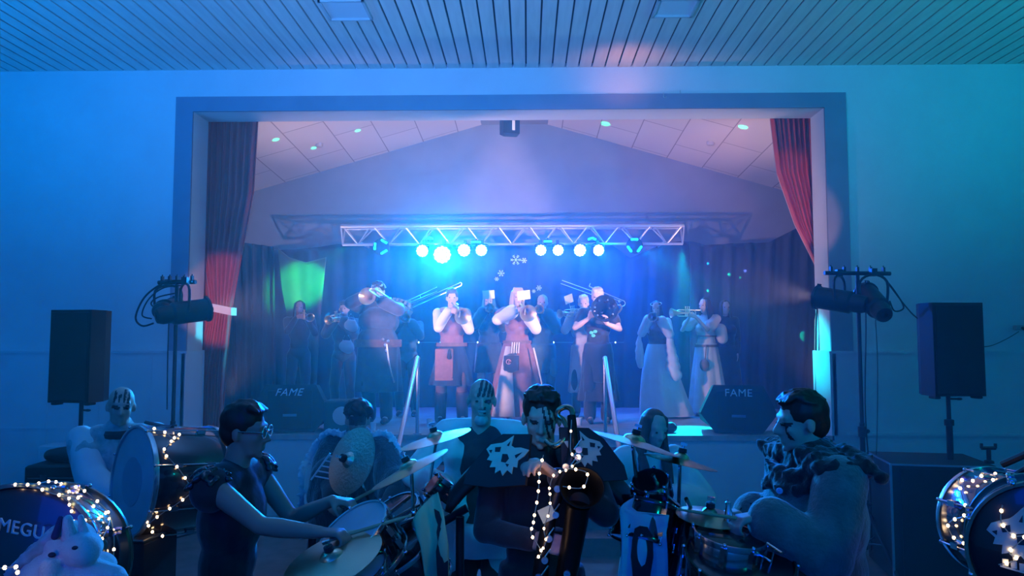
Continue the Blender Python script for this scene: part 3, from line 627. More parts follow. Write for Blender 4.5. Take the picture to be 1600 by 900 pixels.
spot('led_floor_light', P(1064, 388, 11.3), P(1085, 664, 9.15), (.0, .8, 1), 2200, 19, .4, .05)
spot('curtain_edge_light', P(860, 392, 11.0), P(366, 520, 9.45), (.0, .75, 1), 1500, 13, .8, .05)
# ------------------------------------------------------------------ people
m_skin = mat('skin_warm', (.62, .40, .32), .55, var=.08, scale=20)
m_skin2 = mat('skin_pale', (.66, .46, .38), .55, var=.08, scale=20)
m_paint = mat('face_paint_black', (.02, .02, .025), .6)
m_eye = mat('eye_dark', (.05, .04, .04), .2)
def hand(mb, W, d, n, side, s=1, curl=.5, spread=0):
    """palm and five fingers. d: wrist to fingers, n: the way the palm faces, side 'R' or 'L'"""
    d = V(d).normalized(); n = V(n); n = (n - d * n.dot(d)).normalized(); t = n.cross(d) * (-1 if side == 'R' else 1); W = V(W)
    q = lambda a, b, c: W + (d * a + t * b + n * c) * s
    for b in (.028, .010, -.009, -.027): mb.cone(q(.0, b * .6, 0), q(.085, b, 0), .017 * s, .0135 * s)
    for b, L, k in ((.030, .070, .9), (.010, .078, 1), (-.010, .073, 1.06), (-.029, .056, 1.12)):
        p = q(.088, b, 0); a = 0; f = b * spread * 3
        for seg, r0, r1 in ((.46, .0095, .0088), (.30, .0088, .008), (.24, .008, .0068)):
            a += curl * k * .85; v = d * math.cos(a) + n * math.sin(a) + t * f
            p2 = p + v * L * seg * 1.15 * s; mb.cone(p, p2, r0 * s, r1 * s); p = p2
    p = q(.02, .028, .006); v = (d * .62 + t * .62 + n * .45).normalized(); p2 = p + v * .045 * s; mb.cone(p, p2, .014 * s, .011 * s)
    v = (d * .8 + t * .15 + n * (.5 + curl * .3)).normalized(); p3 = p2 + v * .034 * s; mb.cone(p2, p3, .0105 * s, .009 * s); mb.cone(p3, p3 + v * .022 * s, .009 * s, .0075 * s)
def ik(S, W, l1, l2, pole):
    S, W, pole = V(S), V(W), V(pole); d = W - S; L = d.length
    if L > (l1 + l2) * .985: W = S + d * ((l1 + l2) * .985 / L); d = W - S; L = d.length
    if L < abs(l1 - l2) + .06: d = d.normalized() * (abs(l1 - l2) + .06); W = S + d; L = d.length
    u = d / L; a = (l1 * l1 - l2 * l2 + L * L) / (2 * L); h = math.sqrt(max(0, l1 * l1 - a * a)); p = pole - u * pole.dot(u)
    p = p.normalized() if p.length > 1e-5 else u.orthogonal().normalized()
    return S + u * a + p * h, W
class Person:
    def __init__(s, loc, face, H, lab, fem=False, lean=(0, 0), head=(0, 0, 0), wide=1.0, feet=None, belly=0, group=None, name='person'):
        s.H = H; k = s.k = H / 1.75; s.fem = fem; s.wide = wide; s.root = empty(name, loc, R(face), lab, 'person', group)
        s.M = Matrix.Translation(V(loc)) @ Matrix.Rotation(R(face), 4, 'Z'); s.MI = s.M.inverted()
        U = Matrix.Rotation(lean[0], 3, 'X') @ Matrix.Rotation(lean[1], 3, 'Y'); s.U = U     # + leans forward (towards -y)
        hip = V((0, .0, .93 * k)); s.hip = hip
        up = lambda x, y, z: hip + U @ (V((x, y, z)) * k)
        sw = (.155 if fem else .185) * (1 + (wide - 1) * .6)
        s.sh = {'R': up(-sw, .01, .50), 'L': up(sw, .01, .50)}
        s.neck = up(0, .01, .535); s.hd0 = up(0, -.01, .60)
        s.HM = U @ Matrix.Rotation(R(head[0]), 3, 'Z') @ Matrix.Rotation(R(head[1]), 3, 'X') @ Matrix.Rotation(R(head[2]), 3, 'Y')
        s.hc = s.hd0 + s.HM @ V((0, -.012, .10)) * k; s.headq = lambda x, y, z: s.hc + s.HM @ V((x, y, z)) * k
        s.mouth = s.headq(0, -.098, -.062); s.hk = k
        gw = .150 if fem else .145
        fw = wide
        s.torso = [('e', hip + V((0, .01, -.0)), (gw * fw * k, .105 * fw * k, .12 * k), U), ('e', up(0, 0, .14), (.125 * fw * k, .092 * fw * k, .14 * k), U),
                   ('e', up(0, 0, .33), ((.135 if fem else .158) * fw * k, .112 * fw * k, .17 * k), U), ('c', up(-sw * .8, .015, .475), up(sw * .8, .015, .475), .062 * k, .062 * k),
                   ('c', up(-sw * .55, .012, .50), up(sw * .55, .012, .50), .055 * k, .055 * k), ('c', up(0, .01, .44), up(0, .012, .55), .08 * k, .055 * k)]
        if fem: s.torso += [('e', up(-.065, -.085, .345), (.06 * k, .05 * k, .06 * k), U), ('e', up(.065, -.085, .345), (.06 * k, .05 * k, .06 * k), U)]
        if belly: s.torso.append(('e', up(0, -.05 * belly, .10), (.155 * fw * k, .12 * belly * k, .16 * k), U))
        feet = feet or {'R': (-.11, .0, 0), 'L': (.11, .0, 0)}
        s.leg = {}; s.foot = {}
        for sd, sg in (('R', -1), ('L', 1)):
            h = hip + V((sg * .085 * k, .01, -.04 * k)); ft = V(feet[sd]); an = V((ft.x, ft.y + .03, ft.z + .085 * k))
            kn, an = ik(h, an, .42 * k, .42 * k, (sg * .15, -1, 0)); s.leg[sd] = (h, kn, an); s.foot[sd] = ft
        s.arm = {}; s.hands = {}
    def L(s, w): return s.MI @ V(w)
    def W(s, l): return s.M @ V(l)
    def set_arm(s, sd, W_, pole=None, d=None, n=None, curl=.6):
        sg = -1 if sd == 'R' else 1; S = s.sh[sd]; pole = pole or (sg * .7, .2, -1)
        E, W_ = ik(S, W_, .285 * s.k, .255 * s.k, pole); s.arm[sd] = (S, E, W_)
        dd = V(d) if d is not None else (W_ - E); nn = V(n) if n is not None else V((0, -.3, -1)); s.hands[sd] = (W_, dd, nn, curl)
    def relax(s, sd, fwd=.05, out=.06):
        sg = -1 if sd == 'R' else 1; s.set_arm(sd, s.sh[sd] + V((sg * out, -fwd, -.50 * s.k)), (sg * .5, 1, 0), (0, -.1, -1), (-sg, 0, 0), .35)
    def add(s, mb, pr, inf=0, m=1):
        for p in pr:
            if p[0] == 'e': mb.ell(p[1], tuple(r * m + inf for r in p[2]), p[3])
            else: mb.cone(p[1], p[2], p[3] * m + inf, p[4] * m + inf)
    def body(s, m=None, vox=.011, paint=None, headonly=False, legs=True):
        k = s.k; mb = MB(); q = s.headq; Hm = s.HM; f = .93 if s.fem else 1
        s.add(mb, s.torso, -.004)
        mb.cone(s.neck - V((0, 0, .03)), q(0, .015, -.04), (.05 if s.fem else .058) * k, (.047 if s.fem else .054) * k)
        mb.ell(q(0, .012, .035), (.073 * k, .092 * k, .083 * k), Hm); mb.ell(q(0, -.022, -.02), (.060 * k * f, .068 * k, .082 * k), Hm)
        mb.ell(q(0, -.03, -.08), (.046 * k * f, .050 * k, .030 * k), Hm); mb.ell(q(0, -.074, -.098), (.017 * k, .014 * k, .013 * k), Hm)
        mb.cone(q(0, -.086, .012), q(0, -.108, -.026), .009 * k, .0125 * k); mb.cone(q(-.013, -.094, -.031), q(.013, -.094, -.031), .009 * k, .009 * k)
        mb.cone(q(-.036, -.072, .030), q(.036, -.072, .030), .014 * k, .014 * k)
        mb.cone(q(-.019, -.086, -.056), q(.019, -.086, -.056), .006 * k, .006 * k); mb.cone(q(-.015, -.084, -.068), q(.015, -.084, -.068), .0075 * k, .0075 * k)
        for sg in (-1, 1):
            mb.ell(q(sg * .036, -.062, -.022), (.019 * k, .018 * k, .018 * k), Hm); mb.ell(q(sg * .074, .012, -.008), (.010 * k, .020 * k, .031 * k), Hm @ Matrix.Rotation(sg * .3, 3, 'Z'))
            mb.ell(q(sg * .031, -.078, .006), (.014 * k, .009 * k, .009 * k), Hm)
        for sd in s.arm:
            S, E, W_ = s.arm[sd]; g = .88 if s.fem else 1
            mb.cone(S, S.lerp(E, .5), .052 * k * g, .046 * k * g); mb.cone(S.lerp(E, .4), E, .046 * k * g, .037 * k * g); mb.cone(E, E.lerp(W_, .35), .037 * k * g, .039 * k * g); mb.cone(E.lerp(W_, .35), W_, .039 * k * g, .026 * k * g)
            hand(mb, W_, s.hands[sd][1], s.hands[sd][2], sd, k * (.92 if s.fem else 1.0), s.hands[sd][3])
        if legs:
            for sd in s.leg:
                h, kn, an = s.leg[sd]; mb.cone(h, kn, .085 * k, .055 * k); mb.cone(kn, kn.lerp(an, .35), .054 * k, .056 * k); mb.cone(kn.lerp(an, .35), an, .055 * k, .037 * k); mb.cone(an, an + V((0, -.12 * k, -.045 * k)), .04 * k, .03 * k)
        ml = [m or m_skin]; pf = None
        if paint:
            ml.append(m_paint); inv = Hm.inverted(); hc = s.hc
            pf = lambda c_: 1 if (V(c_) - hc).length < .2 * k and paint((inv @ (V(c_) - hc)) / k) else 0
        o = remesh(mb, 'body', ml, s.root, vox, 4, paint=pf)
        e = MB(); 
        for sg in (-1, 1):
            e = MB(); e.ell(q(sg * .031, -.0845, .006), (.0085 * k, .005 * k, .0065 * k), Hm); e.build('eye', m_eye, s.root)
        return o
    # -------- clothing
    def top(s, m, inf=.014, sleeve='long', hem=None, vox=.012, fold=(.006, 26, .5), name='shirt', bell=0, sl_inf=.012, flare=.05, neck=True, cut=.92, extra=None, hemr=None):
        mb = MB(); k = s.k; s.add(mb, s.torso[:3] + s.torso[3:5] + s.torso[6:], inf)
        if neck: mb.cone(s.neck - V((0, 0, .05)), s.neck + V((0, 0, .01)), .075 * k + inf, .062 * k)
        if sleeve:
            for sd in s.arm:
                S, E, W_ = s.arm[sd]
                if sleeve == 'short': mb.cone(S, S.lerp(E, .55), .058 * k + sl_inf, .055 * k + sl_inf + bell * .5)
                elif sleeve == 'cap': mb.cone(S, S.lerp(E, .15), .06 * k + sl_inf, .06 * k + sl_inf)
                else:
                    mb.cone(S, E, .055 * k + sl_inf, .042 * k + sl_inf + bell * .4); mb.cone(E, E.lerp(W_, cut), .042 * k + sl_inf + bell * .4, .032 * k + sl_inf + bell)
                    if bell > .03: mb.cone(E.lerp(W_, .55), E.lerp(W_, .55) + V((0, 0, -bell * 2.2)), .05, .022)
        if hem is not None: s._skirt(mb, s.hip.z + .10 * k, hem, (.15 * s.wide * k + inf, .11 * s.wide * k + inf), hemr or (.17 * s.wide * k + flare, .13 * s.wide * k + flare), 7, .06)
        if extra: extra(mb)
        return remesh(mb, name, m, s.root, vox, 3, fold, seed=len(s.root.name) + int(s.H * 100))
    def _skirt(s, mb, z0, z1, r0, r1, nf, amp, sway=(0, 0), n=56, rows=16, ph=0):
        vs = []; cx, cy_ = s.hip.x, s.hip.y + .0
        for i in range(rows + 1):
            t = i / rows; z = z0 + (z1 - z0) * t; e = t ** .8
            for j in range(n):
                a = TAU * j / n; g = 1 + amp * t ** .7 * (math.sin(nf * a + ph + .6 * math.sin(2 * a)) + .4 * math.sin(nf * 1.7 * a + 1 + ph))
                vs.append((cx + sway[0] * t * t + (r0[0] + (r1[0] - r0[0]) * e) * math.cos(a) * g, cy_ + sway[1] * t * t + (r0[1] + (r1[1] - r0[1]) * e) * math.sin(a) * g, z))
        fs = [(i * n + j, (i + 1) * n + j, (i + 1) * n + (j + 1) % n, i * n + (j + 1) % n) for i in range(rows) for j in range(n)]
        fs = [tuple(reversed(f)) for f in fs] + [tuple(range(n)), tuple(range((rows + 1) * n - 1, rows * n - 1, -1))]
        mb.raw(vs, fs)
    def skirt(s, m, z0, z1, r1, nf=9, amp=.08, name='skirt', r0=None, sway=(0, 0), vox=.013, ph=0):
        mb = MB(); k = s.k; r0 = r0 or (.15 * s.wide * k, .11 * s.wide * k); s._skirt(mb, z0, z1, r0, r1, nf, amp, sway, ph=ph)
        return mb.build(name, m, s.root)
    def trousers(s, m, inf=.012, name='trousers', vox=.013):
        mb = MB(); k = s.k; s.add(mb, s.torso[:1], inf)
        for sd in s.leg:
            h, kn, an = s.leg[sd]; mb.cone(h, kn, .09 * k + inf, .064 * k + inf); mb.cone(kn, an, .062 * k + inf, .05 * k + inf)
        return remesh(mb, name, m, s.root, vox, 3, (.006, 30, 1))
    def shoes(s, m, high=.1, name='shoe', inf=.006):
        for sd in s.leg:
            mb = MB(); h, kn, an = s.leg[sd]; k = s.k; ft = s.foot[sd]
            mb.cone((ft.x, ft.y + .055 * k, ft.z + .036 * k), (ft.x, ft.y - .06 * k, ft.z + .036 * k), .036 * k + inf, .042 * k); mb.cone((ft.x, ft.y - .06 * k, ft.z + .036 * k), (ft.x, ft.y - .15 * k, ft.z + .03 * k), .043 * k, .030 * k)
            mb.cone((ft.x, ft.y + .04 * k, ft.z + .05 * k), an.lerp(kn, high), .042 * k + inf, .05 * k + inf)
            o = remesh(mb, name, m, s.root, .010, 2)
    def belt(s, m, z=None, r=None, h=.05, name='belt'):
        k = s.k; z = z or s.hip.z + .08 * k; a, b = r or (.16 * s.wide * k, .125 * s.wide * k); mb = MB(); n = 36; vs = []
        for zz, g in ((-h / 2, 0), (-h / 2, .01), (h / 2, .01), (h / 2, 0)):
            for j in range(n): vs.append((s.hip.x + (a + g) * math.cos(TAU * j / n), s.hip.y + (b + g) * math.sin(TAU * j / n), z + zz))
        mb.raw(vs, [(i * n + j, i * n + (j + 1) % n, ((i + 1) % 4) * n + (j + 1) % n, ((i + 1) % 4) * n + j) for i in range(4) for j in range(n)]); return mb.build(name, m, s.root)
    def hair(s, style, m, seed=1, vox=.008):
        mb = MB(); q = s.headq; k = s.k; Hm = s.HM; rg = random.Random(seed)
        if style in ('short', 'crop'):
            g = 1.0 if style == 'crop' else 1.06
            mb.ell(q(0, .022, .046), (.078 * k * g, .092 * k * g, .082 * k * g), Hm); mb.ell(q(0, .05, .0), (.072 * k, .066 * k, .075 * k), Hm)
            if style == 'short':
                for i in range(40):
                    a = rg.uniform(0, TAU); e = rg.uniform(.35, 1.45); u = V((math.cos(a) * math.cos(e) * .076, .022 + math.sin(a) * math.cos(e) * .09, .050 + math.sin(e) * .082)); mb.cone(q(*u), q(u.x * 1.05 + rg.uniform(-.01, .01), u.y * 1.03 - .022, u.z * 1.02 + .004), .011 * k, .006 * k)
                for i in range(7): x = (i - 3) * .017; mb.cone(q(x, -.03, .112), q(x + rg.uniform(-.006, .006), -.068, .094), .016 * k, .009 * k)
        if style == 'curly':
            mb.ell(q(0, .025, .045), (.085 * k, .095 * k, .085 * k), Hm)
            for i in range(80):
                a = rg.uniform(0, TAU); e = rg.uniform(-.1, 1.4); mb.ell(q(.088 * math.cos(a) * math.cos(e), .025 + .098 * math.sin(a) * math.cos(e), .045 + .09 * math.sin(e)), rg.uniform(.013, .024) * k)
        if style in ('long', 'bob', 'hood'):
            mb.ell(q(0, .026, .044), (.080 * k, .090 * k, .084 * k), Hm); L = {'long': .36, 'bob': .15, 'hood': .30}[style]
            for i in range(30):
                a = R(-38 + 256 * i / 29); x, y = .080 * math.cos(a), .02 + .085 * math.sin(a)
                p0 = q(x * .8, y * .8, .07); p1 = q(x * 1.03, y * 1.0, -.03); l = L * rg.uniform(.85, 1.1); p2 = q(x * (1.05 if style == 'bob' else 1.3), y * 1.05 + .01, -.03) + V((rg.uniform(-.01, .01), 0, -l * .55 * k)); p3 = p2 + V((x * .25 + rg.uniform(-.015, .015), y * .2, -l * .45 * k))
                mb.cone(p0, p1, .02 * k, .017 * k); mb.cone(p1, p2, .017 * k, .015 * k)
                if style != 'bob': mb.cone(p2, p3, .015 * k, .008 * k)
            for i in range(9 if style == 'bob' else 0): x = (i - 4) * .015; mb.cone(q(x * .8, -.03, .118), q(x * 1.2, -.074, .066 if style == 'bob' else .092), .017 * k, .011 * k)
        return remesh(mb, 'hood' if style == 'hood' else 'hair', m, s.root, vox, 2, (.003, 90, .3))
# -------- brass instruments; local frame: mouthpiece at the origin, bell towards -Y
m_brass = mat('polished_brass', (.95, .76, .48), .33, 1); m_silver = mat('silver_plate', (.9, .9, .9), .3, 1); m_dkbell = mat('dark_lacquer', (.03, .03, .035), .15, .5, coat=.6)
def place(t, p, rot): t.matrix_world = Matrix.Translation(V(p)) @ rot.to_4x4()
def bell_mesh(r, y0, y1, r0, x=0, z=0, seg=14):
    mb = MB(); prof = []
    for i in range(seg + 1):
        u = i / seg; prof.append((r0 + (r - r0) * (u ** 3.2) + (r * .12) * u * 0, y0 + (y1 - y0) * u))
    prof += [(r + .003, y1 - .002), (r - .002, y1 + .004)] + [(p_[0] - .003, p_[1] + .003) for p_ in prof[::-1][1:]]
    vs_ = [(a, -b) for a, b in prof]; mb.lathe(vs_, c=(x, 0, z), rot=Matrix.Rotation(R(90), 3, 'X'), n=30); return mb
def trumpet(p, d, m, lab, roll=0, big=1.0, card=False, cat='trumpet', name='trumpet', cardrot=0):
    t = empty(name, (0, 0, 0), 0, lab, cat); rot = frame(d) @ Matrix.Rotation(R(roll), 3, 'Y'); L = .48
    mb = MB(); mb.sweep([(0, 0, 0), (0, -.35 * L / .48, 0)] + arc((0, -.35, -.045), .045, 90, -90, 8, (0, -1, 0), (0, 0, 1)) + [(0, -.12, -.09)], .0065 * big, 8)
    mb.sweep([(0, -.34, .0)] + arc((0, -.12, -.0), .04, 90, 270, 8, (0, -1, 0), (0, 0, 1))[:0] + [(0, -.10, 0)], .007, 6)
    mb.sweep(arc((0, -.13, -.045), .045, 90, 270, 10, (0, -1, 0), (0, 0, 1)), .0085 * big, 8); mb.build('tubing', m, t)
    bell_mesh(.062 * big, -.13, -L, .008 * big, 0, -.09 * 0 - .0).build
    mb = bell_mesh(.062 * big, -.13, -L, .009 * big, .018, -.045); mb.build('bell', m, t)
    for k in range(3):
        mb = MB(); y = -.19 - k * .03; mb.sweep([(.008, y, -.10), (.008, y, .015)], .0125, 10); mb.sweep([(.008, y, .015), (.008, y, .045)], .004, 6); mb.lathe([(.001, .045), (.011, .045), (.011, .050), (.001, .050)], c=(.008, y, 0), n=12); mb.build('valve', m, t)
    mb = MB(); mb.lathe([(.004, -.06), (.006, -.02), (.013, -.004), (.0135, .0), (.008, -.002), (.001, -.01)], rot=Matrix.Rotation(R(-90), 3, 'X'), n=14); mb.build('mouthpiece', m_silver, t)
    if card: 
        mb = MB(); mb.sweep([(0, -.25, .0), (0, -.27, .10)], .003, 6); mb.build('lyre_clip', m, t)
        mb = MB(); mb.box((0, -.27, .15), (.17, .004, .12), rot=Matrix.Rotation(R(cardrot), 3, 'Y')); mb.build('music_card', mat('music_card', (.85, .84, .82), .6), t, smooth=False)
    place(t, p, rot); return t
def trombone(p, d, m, lab, roll=0, slide=.45, mb_bell=None):
    t = empty('trombone', (0, 0, 0), 0, lab, 'trombone'); rot = frame(d) @ Matrix.Rotation(R(roll), 3, 'Y')
    mb = MB(); y1 = -.62 - slide
    mb.sweep([(0, 0, 0), (0, -.6, 0)], .0065, 8); mb.sweep([(.09, -.1, 0), (.09, -.6, 0)], .0065, 8); mb.build('inner_slide', m, t)
    mb = MB(); mb.sweep([(0, -.12 - slide, 0), (0, y1, 0)] + arc((.045, y1, 0), .045, 180, 0, 10, (1, 0, 0), (0, -1, 0)) + [(.09, y1, 0), (.09, -.12 - slide, 0)], .0085, 8)
    mb.sweep([(0, -.14 - slide, 0), (.09, -.14 - slide, 0)], .005, 6); mb.build('outer_slide', m, t)
    mb = MB(); mb.sweep([(.09, -.1, 0), (.09, .28, 0)] + arc((.145, .28, 0), .055, 180, 0, 12, (1, 0, 0), (0, 1, 0)) + [(.20, .28, 0), (.20, -.06, 0)], .009, 8); mb.sweep([(.09, .05, 0), (.20, .05, 0)], .005, 6); mb.sweep([(0, -.09, 0), (.09, -.09, 0)], .005, 6); mb.build('tubing', m, t)
    (mb_bell or bell_mesh(.112, -.04, -.36, .011, .20, 0, 16)).build('bell', m, t)
    mb = MB(); mb.lathe([(.005, -.07), (.008, -.02), (.018, -.004), (.0185, .0), (.012, -.002), (.001, -.014)], rot=Matrix.Rotation(R(-90), 3, 'X'), n=14); mb.build('mouthpiece', m_silver, t)
    place(t, p, rot); return t
def play_trumpet(s, d, roll=0, left_in=True):
    """hands on a trumpet whose direction is d in world space"""
    dl = s.MI.to_3x3() @ V(d).normalized(); f = frame(dl) ; pt = lambda x, y, z: s.mouth + f @ V((x, y, z))
    s.set_arm('R', pt(-.075, -.13, -.075), (-.55, .05, -1), f @ V((.55, -.75, .25)), f @ V((.8, .3, -.3)), .75)
    s.set_arm('L', pt(.085, -.135, -.10), (.55, .1, -1), f @ V((-.5, -.75, .3)), f @ V((-.9, .2, 0)), .85)
m_cream = mat('cream_linen', (.72, .64, .56), .85, var=.12, scale=9, bump=.2); m_white = mat('white_linen', (.82, .80, .80), .8, var=.06, scale=8, bump=.15)
m_brown = mat('brown_leather', (.22, .10, .07), .6, var=.3, scale=14, bump=.2); m_russet = mat('russet_wool', (.34, .14, .12), .85, var=.2, scale=14, bump=.2)
m_dark = mat('black_cloth', (.025, .025, .035), .8, var=.3, scale=10, bump=.2, sheen=.3); m_navy = mat('dark_grey_cloth', (.06, .06, .08), .8, var=.3, scale=10, bump=.2, sheen=.3)
m_boot = mat('dark_boot', (.06, .035, .03), .5, var=.3); m_teal = mat('teal_cloth', (.08, .16, .18), .8, var=.2)
h_dark = mat('hair_dark', (.03, .022, .02), .5, var=.3, scale=40); h_brown = mat('hair_brown', (.10, .05, .035), .5, var=.3, scale=40); h_blond = mat('hair_blond', (.62, .46, .34), .5, var=.2, scale=40, stretch=(3, 3, .3)); h_grey = mat('hair_grey', (.55, .52, .52), .6, var=.2, scale=40)
def foot(px, Y, z=ZST): q = P(px, 500, Y); return (q.x, Y, z)
SV = .013
# ------------------------------------------------------------------ musicians on the stage
def dirv(a, e=0): return V((math.sin(R(a)) * math.cos(R(e)), -math.cos(R(a)) * math.cos(R(e)), math.sin(R(e))))   # a: 0 to the camera, + to image right
# far left, in the dark
s = Person(foot(468, 11.3), 12, 1.70, 'person in black playing a trumpet alone at the far left of the stage', head=(0, 0, 0))
d = dirv(35, -6); play_trumpet(s, d); s.body(vox=SV); s.top(m_dark, .02); s.trousers(m_dark); s.shoes(m_boot); s.hair('long', h_dark, 3)
trumpet(s.W(s.mouth), d, m_brass, 'brass trumpet of the lone dark player at the far left of the stage')
# behind the big man, left
s = Person(foot(538, 10.75), 0, 1.66, 'person in black with pale shoulder bags, half hidden left behind the big trombone player')
d = dirv(-12, -8); play_trumpet(s, d); s.body(vox=SV); s.top(m_dark, .03, bell=.05); s.trousers(m_dark); s.shoes(m_boot); s.hair('short', h_dark, 4)
trumpet(s.W(s.mouth), d, m_brass, 'brass trumpet half hidden behind the left shoulder of the big trombone player')
for px, py, r_, lab in ((541, 541, .11, 'pale rounded bag hanging at the hip, lower one left of the big man'), (548, 508, .10, 'pale patch bag at the elbow, upper one left of the big man')):
    q = P(px, py, 10.4); mb = MB(); mb.ell(q, (r_, .05, r_ * .8)); mb.ell(q + V((.03, 0, -.03)), (r_ * .8, .06, r_ * .7)); mb.sweep(spline([q + V((-r_ * .6, 0, r_ * .4)), q + V((0, 0, r_ * 1.6)), q + V((r_ * .8, 0, r_ * .4))], 5), .008, 6)
    tag(remesh(mb, 'shoulder_bag', mat('pale_felt', (.5, .5, .48), .85), None, .012, 3), lab, 'bag')
# behind the big man, right (flag on the bell, cyan)
s = Person(foot(637, 10.8), 0, 1.62, 'person in teal top and cap behind the right shoulder of the big trombone player')
d = dirv(5, 0); play_trumpet(s, d); s.body(vox=SV); s.top(m_teal, .02, bell=.03); s.trousers(m_dark); s.shoes(m_boot); s.hair('short', m_teal, 5)
trumpet(s.W(s.mouth), d, m_brass, 'brass trumpet with a teal card, right of the big man', card=True)
# big man with the trombone
s = Person(foot(592, 9.9), -4, 1.88, 'big person in a dark tunic and wide belt holding a trombone up to the camera', wide=1.5, belly=1.2, head=(0, 8, 0))
d = dirv(-6, 8); dl = s.MI.to_3x3() @ d; f = frame(dl); mo = s.mouth
s.set_arm('R', mo + f @ V((-.05, -.14, .02)), (-1, 0, -.5), f @ V((.5, -.5, .5)), f @ V((1, 0, 0)), .9); s.set_arm('L', mo + f @ V((.10, -.10, -.07)), (1, .1, -.5), f @ V((-.6, -.2, .8)), f @ V((-.3, -1, 0)), .9)
s.body(vox=SV); s.top(m_navy, .03, hem=.42, bell=.02, sl_inf=.03, flare=.04); s.trousers(m_dark, .03); s.shoes(m_boot, .5); s.hair('short', h_dark, 6); s.belt(m_brown, s.hip.z + .06, (.30, .25), .10)
mb = MB(); q = s.headq; mb.sweep(arc(q(0, .01, .03), .098, 10, 170, 12, s.HM @ V((1, 0, 0)), s.HM @ V((0, 0, 1))), .012, 8); mb.ell(q(-.05, -.05, .085), (.022, .02, .02)); mb.ell(q(.05, -.05, .085), (.022, .02, .02)); mb.build('goggles', m_silver, s.root)
for sg in (-1, 1):
    mb = MB()
    for i in range(14): a = s.sh['L' if sg > 0 else 'R'] + V((sg * (-.08 + i * .018), -.02 + .01 * (i % 3), .09 - .004 * i * i * .12)); mb.cone(a, a + V((sg * .02, -.02, .045)), .018, .006)
    remesh(mb, 'fur_trim', mat('grey_fur', (.35, .36, .38), .9), s.root, .010, 1)
mb = MB()
for i, (dx, dz_) in enumerate(((.16, -.02), (.20, .03), (.13, .05), (.18, -.09))): mb.ell((s.hip.x + dx, -.27, s.hip.z + .06 + dz_), .022)
mb.sweep(spline([(.18, -.27, 1.05), (.22, -.28, .8), (.28, -.26, .55)], 5), .012, 6); mb.build('belt_trinkets', m_silver, s.root)
trombone(s.W(mo) + V((.19, -.03, -.02)), d, m_brass, 'pale shiny trombone with its round bell towards the camera, held by the big person', roll=170, slide=.02)
# trombone slides seen between the big man and the vest player
def held_trombone(tip, endp, Yp, lab):
    a, b = P(*tip), P(*endp); d = (b - a).normalized(); return a, d
# vest player with the flugelhorn
s = Person(foot(706, 10.0), 6, 1.79, 'person in a brown vest and white sleeves playing a brass horn left of centre', head=(0, 2, 0), feet={'R': (-.15, 0, 0), 'L': (.15, -.04, 0)})
d = dirv(22, -18); play_trumpet(s, d); s.body(m_skin2, vox=SV); s.top(m_white, .018, bell=.018, sl_inf=.018, vox=.013); s.trousers(mat('brown_trousers', (.20, .09, .08), .8, var=.2), .012); s.shoes(m_boot, .72, 'boot', .034)
s.hair('short', h_brown, 7); s.top(m_russet, .034, None, vox=.014, name='vest', fold=(.004, 20, 1))
s.skirt(mat('blue_grey_cloth', (.03, .035, .07), .85, var=.2), s.hip.z + .10, .50, (.29, .23), 8, .06, name='tunic_skirt')
mb = MB(); mb.box((-.10, -.20, .78), (.24, .03, .42), bev=.012); mb.box((-.10, -.218, .585), (.24, .006, .03)); mb.build('leather_apron', m_russet, s.root); s.belt(m_brown, s.hip.z + .09, (.20, .155), .05)
mb = MB(); mb.cone((-.03, -.23, .97), (-.03, -.23, .88), .02, .035); mb.build('belt_pouch', m_dark, s.root)
trumpet(s.W(s.mouth), d, m_brass, 'brass horn with a wide bell played by the vest wearer', big=1.75, cat='horn', name='flugelhorn')
# trombone pointing up right behind the vest player
# hooded player with a card
s = Person(foot(764, 10.9), 0, 1.78, 'person in a dark pointed hood behind a music card, between the two front horn players', fem=True)
d = dirv(3, 0); play_trumpet(s, d); s.body(vox=SV); s.top(m_navy, .03, hem=.62, bell=.04, flare=.05); s.shoes(m_boot, .6, 'boot'); s.hair('hood', m_teal, 8)
mb = MB(); mb.cone(s.headq(0, .02, .10), s.headq(0, .05, .17), .06, .012); mb.build('hood_tip', m_teal, s.root)
trumpet(s.W(s.mouth), d, m_brass, 'brass trumpet of the hooded player with a pale music card on it', card=True, cardrot=-4)
# centre woman
s = Person(foot(808, 10.0), 6, 1.80, 'fair-haired person in a long brown dress with wide white sleeves, centre of the stage', fem=True, head=(4, 4, 0))
d = dirv(14, -14); play_trumpet(s, d); s.set_arm('R', s.arm['R'][2], (-1, -.1, -.6), s.hands['R'][1], s.hands['R'][2], .75)
s.body(m_skin2, vox=SV); s.hair('bob', h_blond, 9)
s.top(m_white, .018, 'long', bell=.05, sl_inf=.014, name='blouse', vox=.013, cut=.8); s.top(m_russet, .03, 'short', name='dress_bodice', bell=.03, sl_inf=.03)
s.skirt(m_russet, s.hip.z + .14, .10, (.40, .26), 9, .07, name='dress_skirt', r0=(.165, .14))
mb = MB(); zz = [1.02, .8, .55, .3, .105]
vs = []; 
for i, z in enumerate(zz):
    t_ = (1.07 - z) / .97; ww = .03 + .12 * t_; y = -(.16 + .13 * t_ ** .8) - .012
    for x in (-.13 - ww - .08 * t_, -.13 + ww * .9 - .06 * t_): vs.append((x, y + (.035 if x < -.2 else 0) + .25 * max(0, -x - .2), z))
b_ = MB(); b_.raw(vs, [(2 * i, 2 * i + 2, 2 * i + 3, 2 * i + 1) for i in range(4)]); o = b_.build('cream_panel', m_cream, s.root); md = o.modifiers.new('t', 'SOLIDIFY'); md.thickness = .015
mb = MB(); mb.sweep([(.20, -.20, 1.0), (.30, -.26, .55), (.36, -.27, .15)], .012, 6); mb.build('cord', m_cream, s.root)
s.belt(m_brown, s.hip.z + .12, (.185, .16), .04)
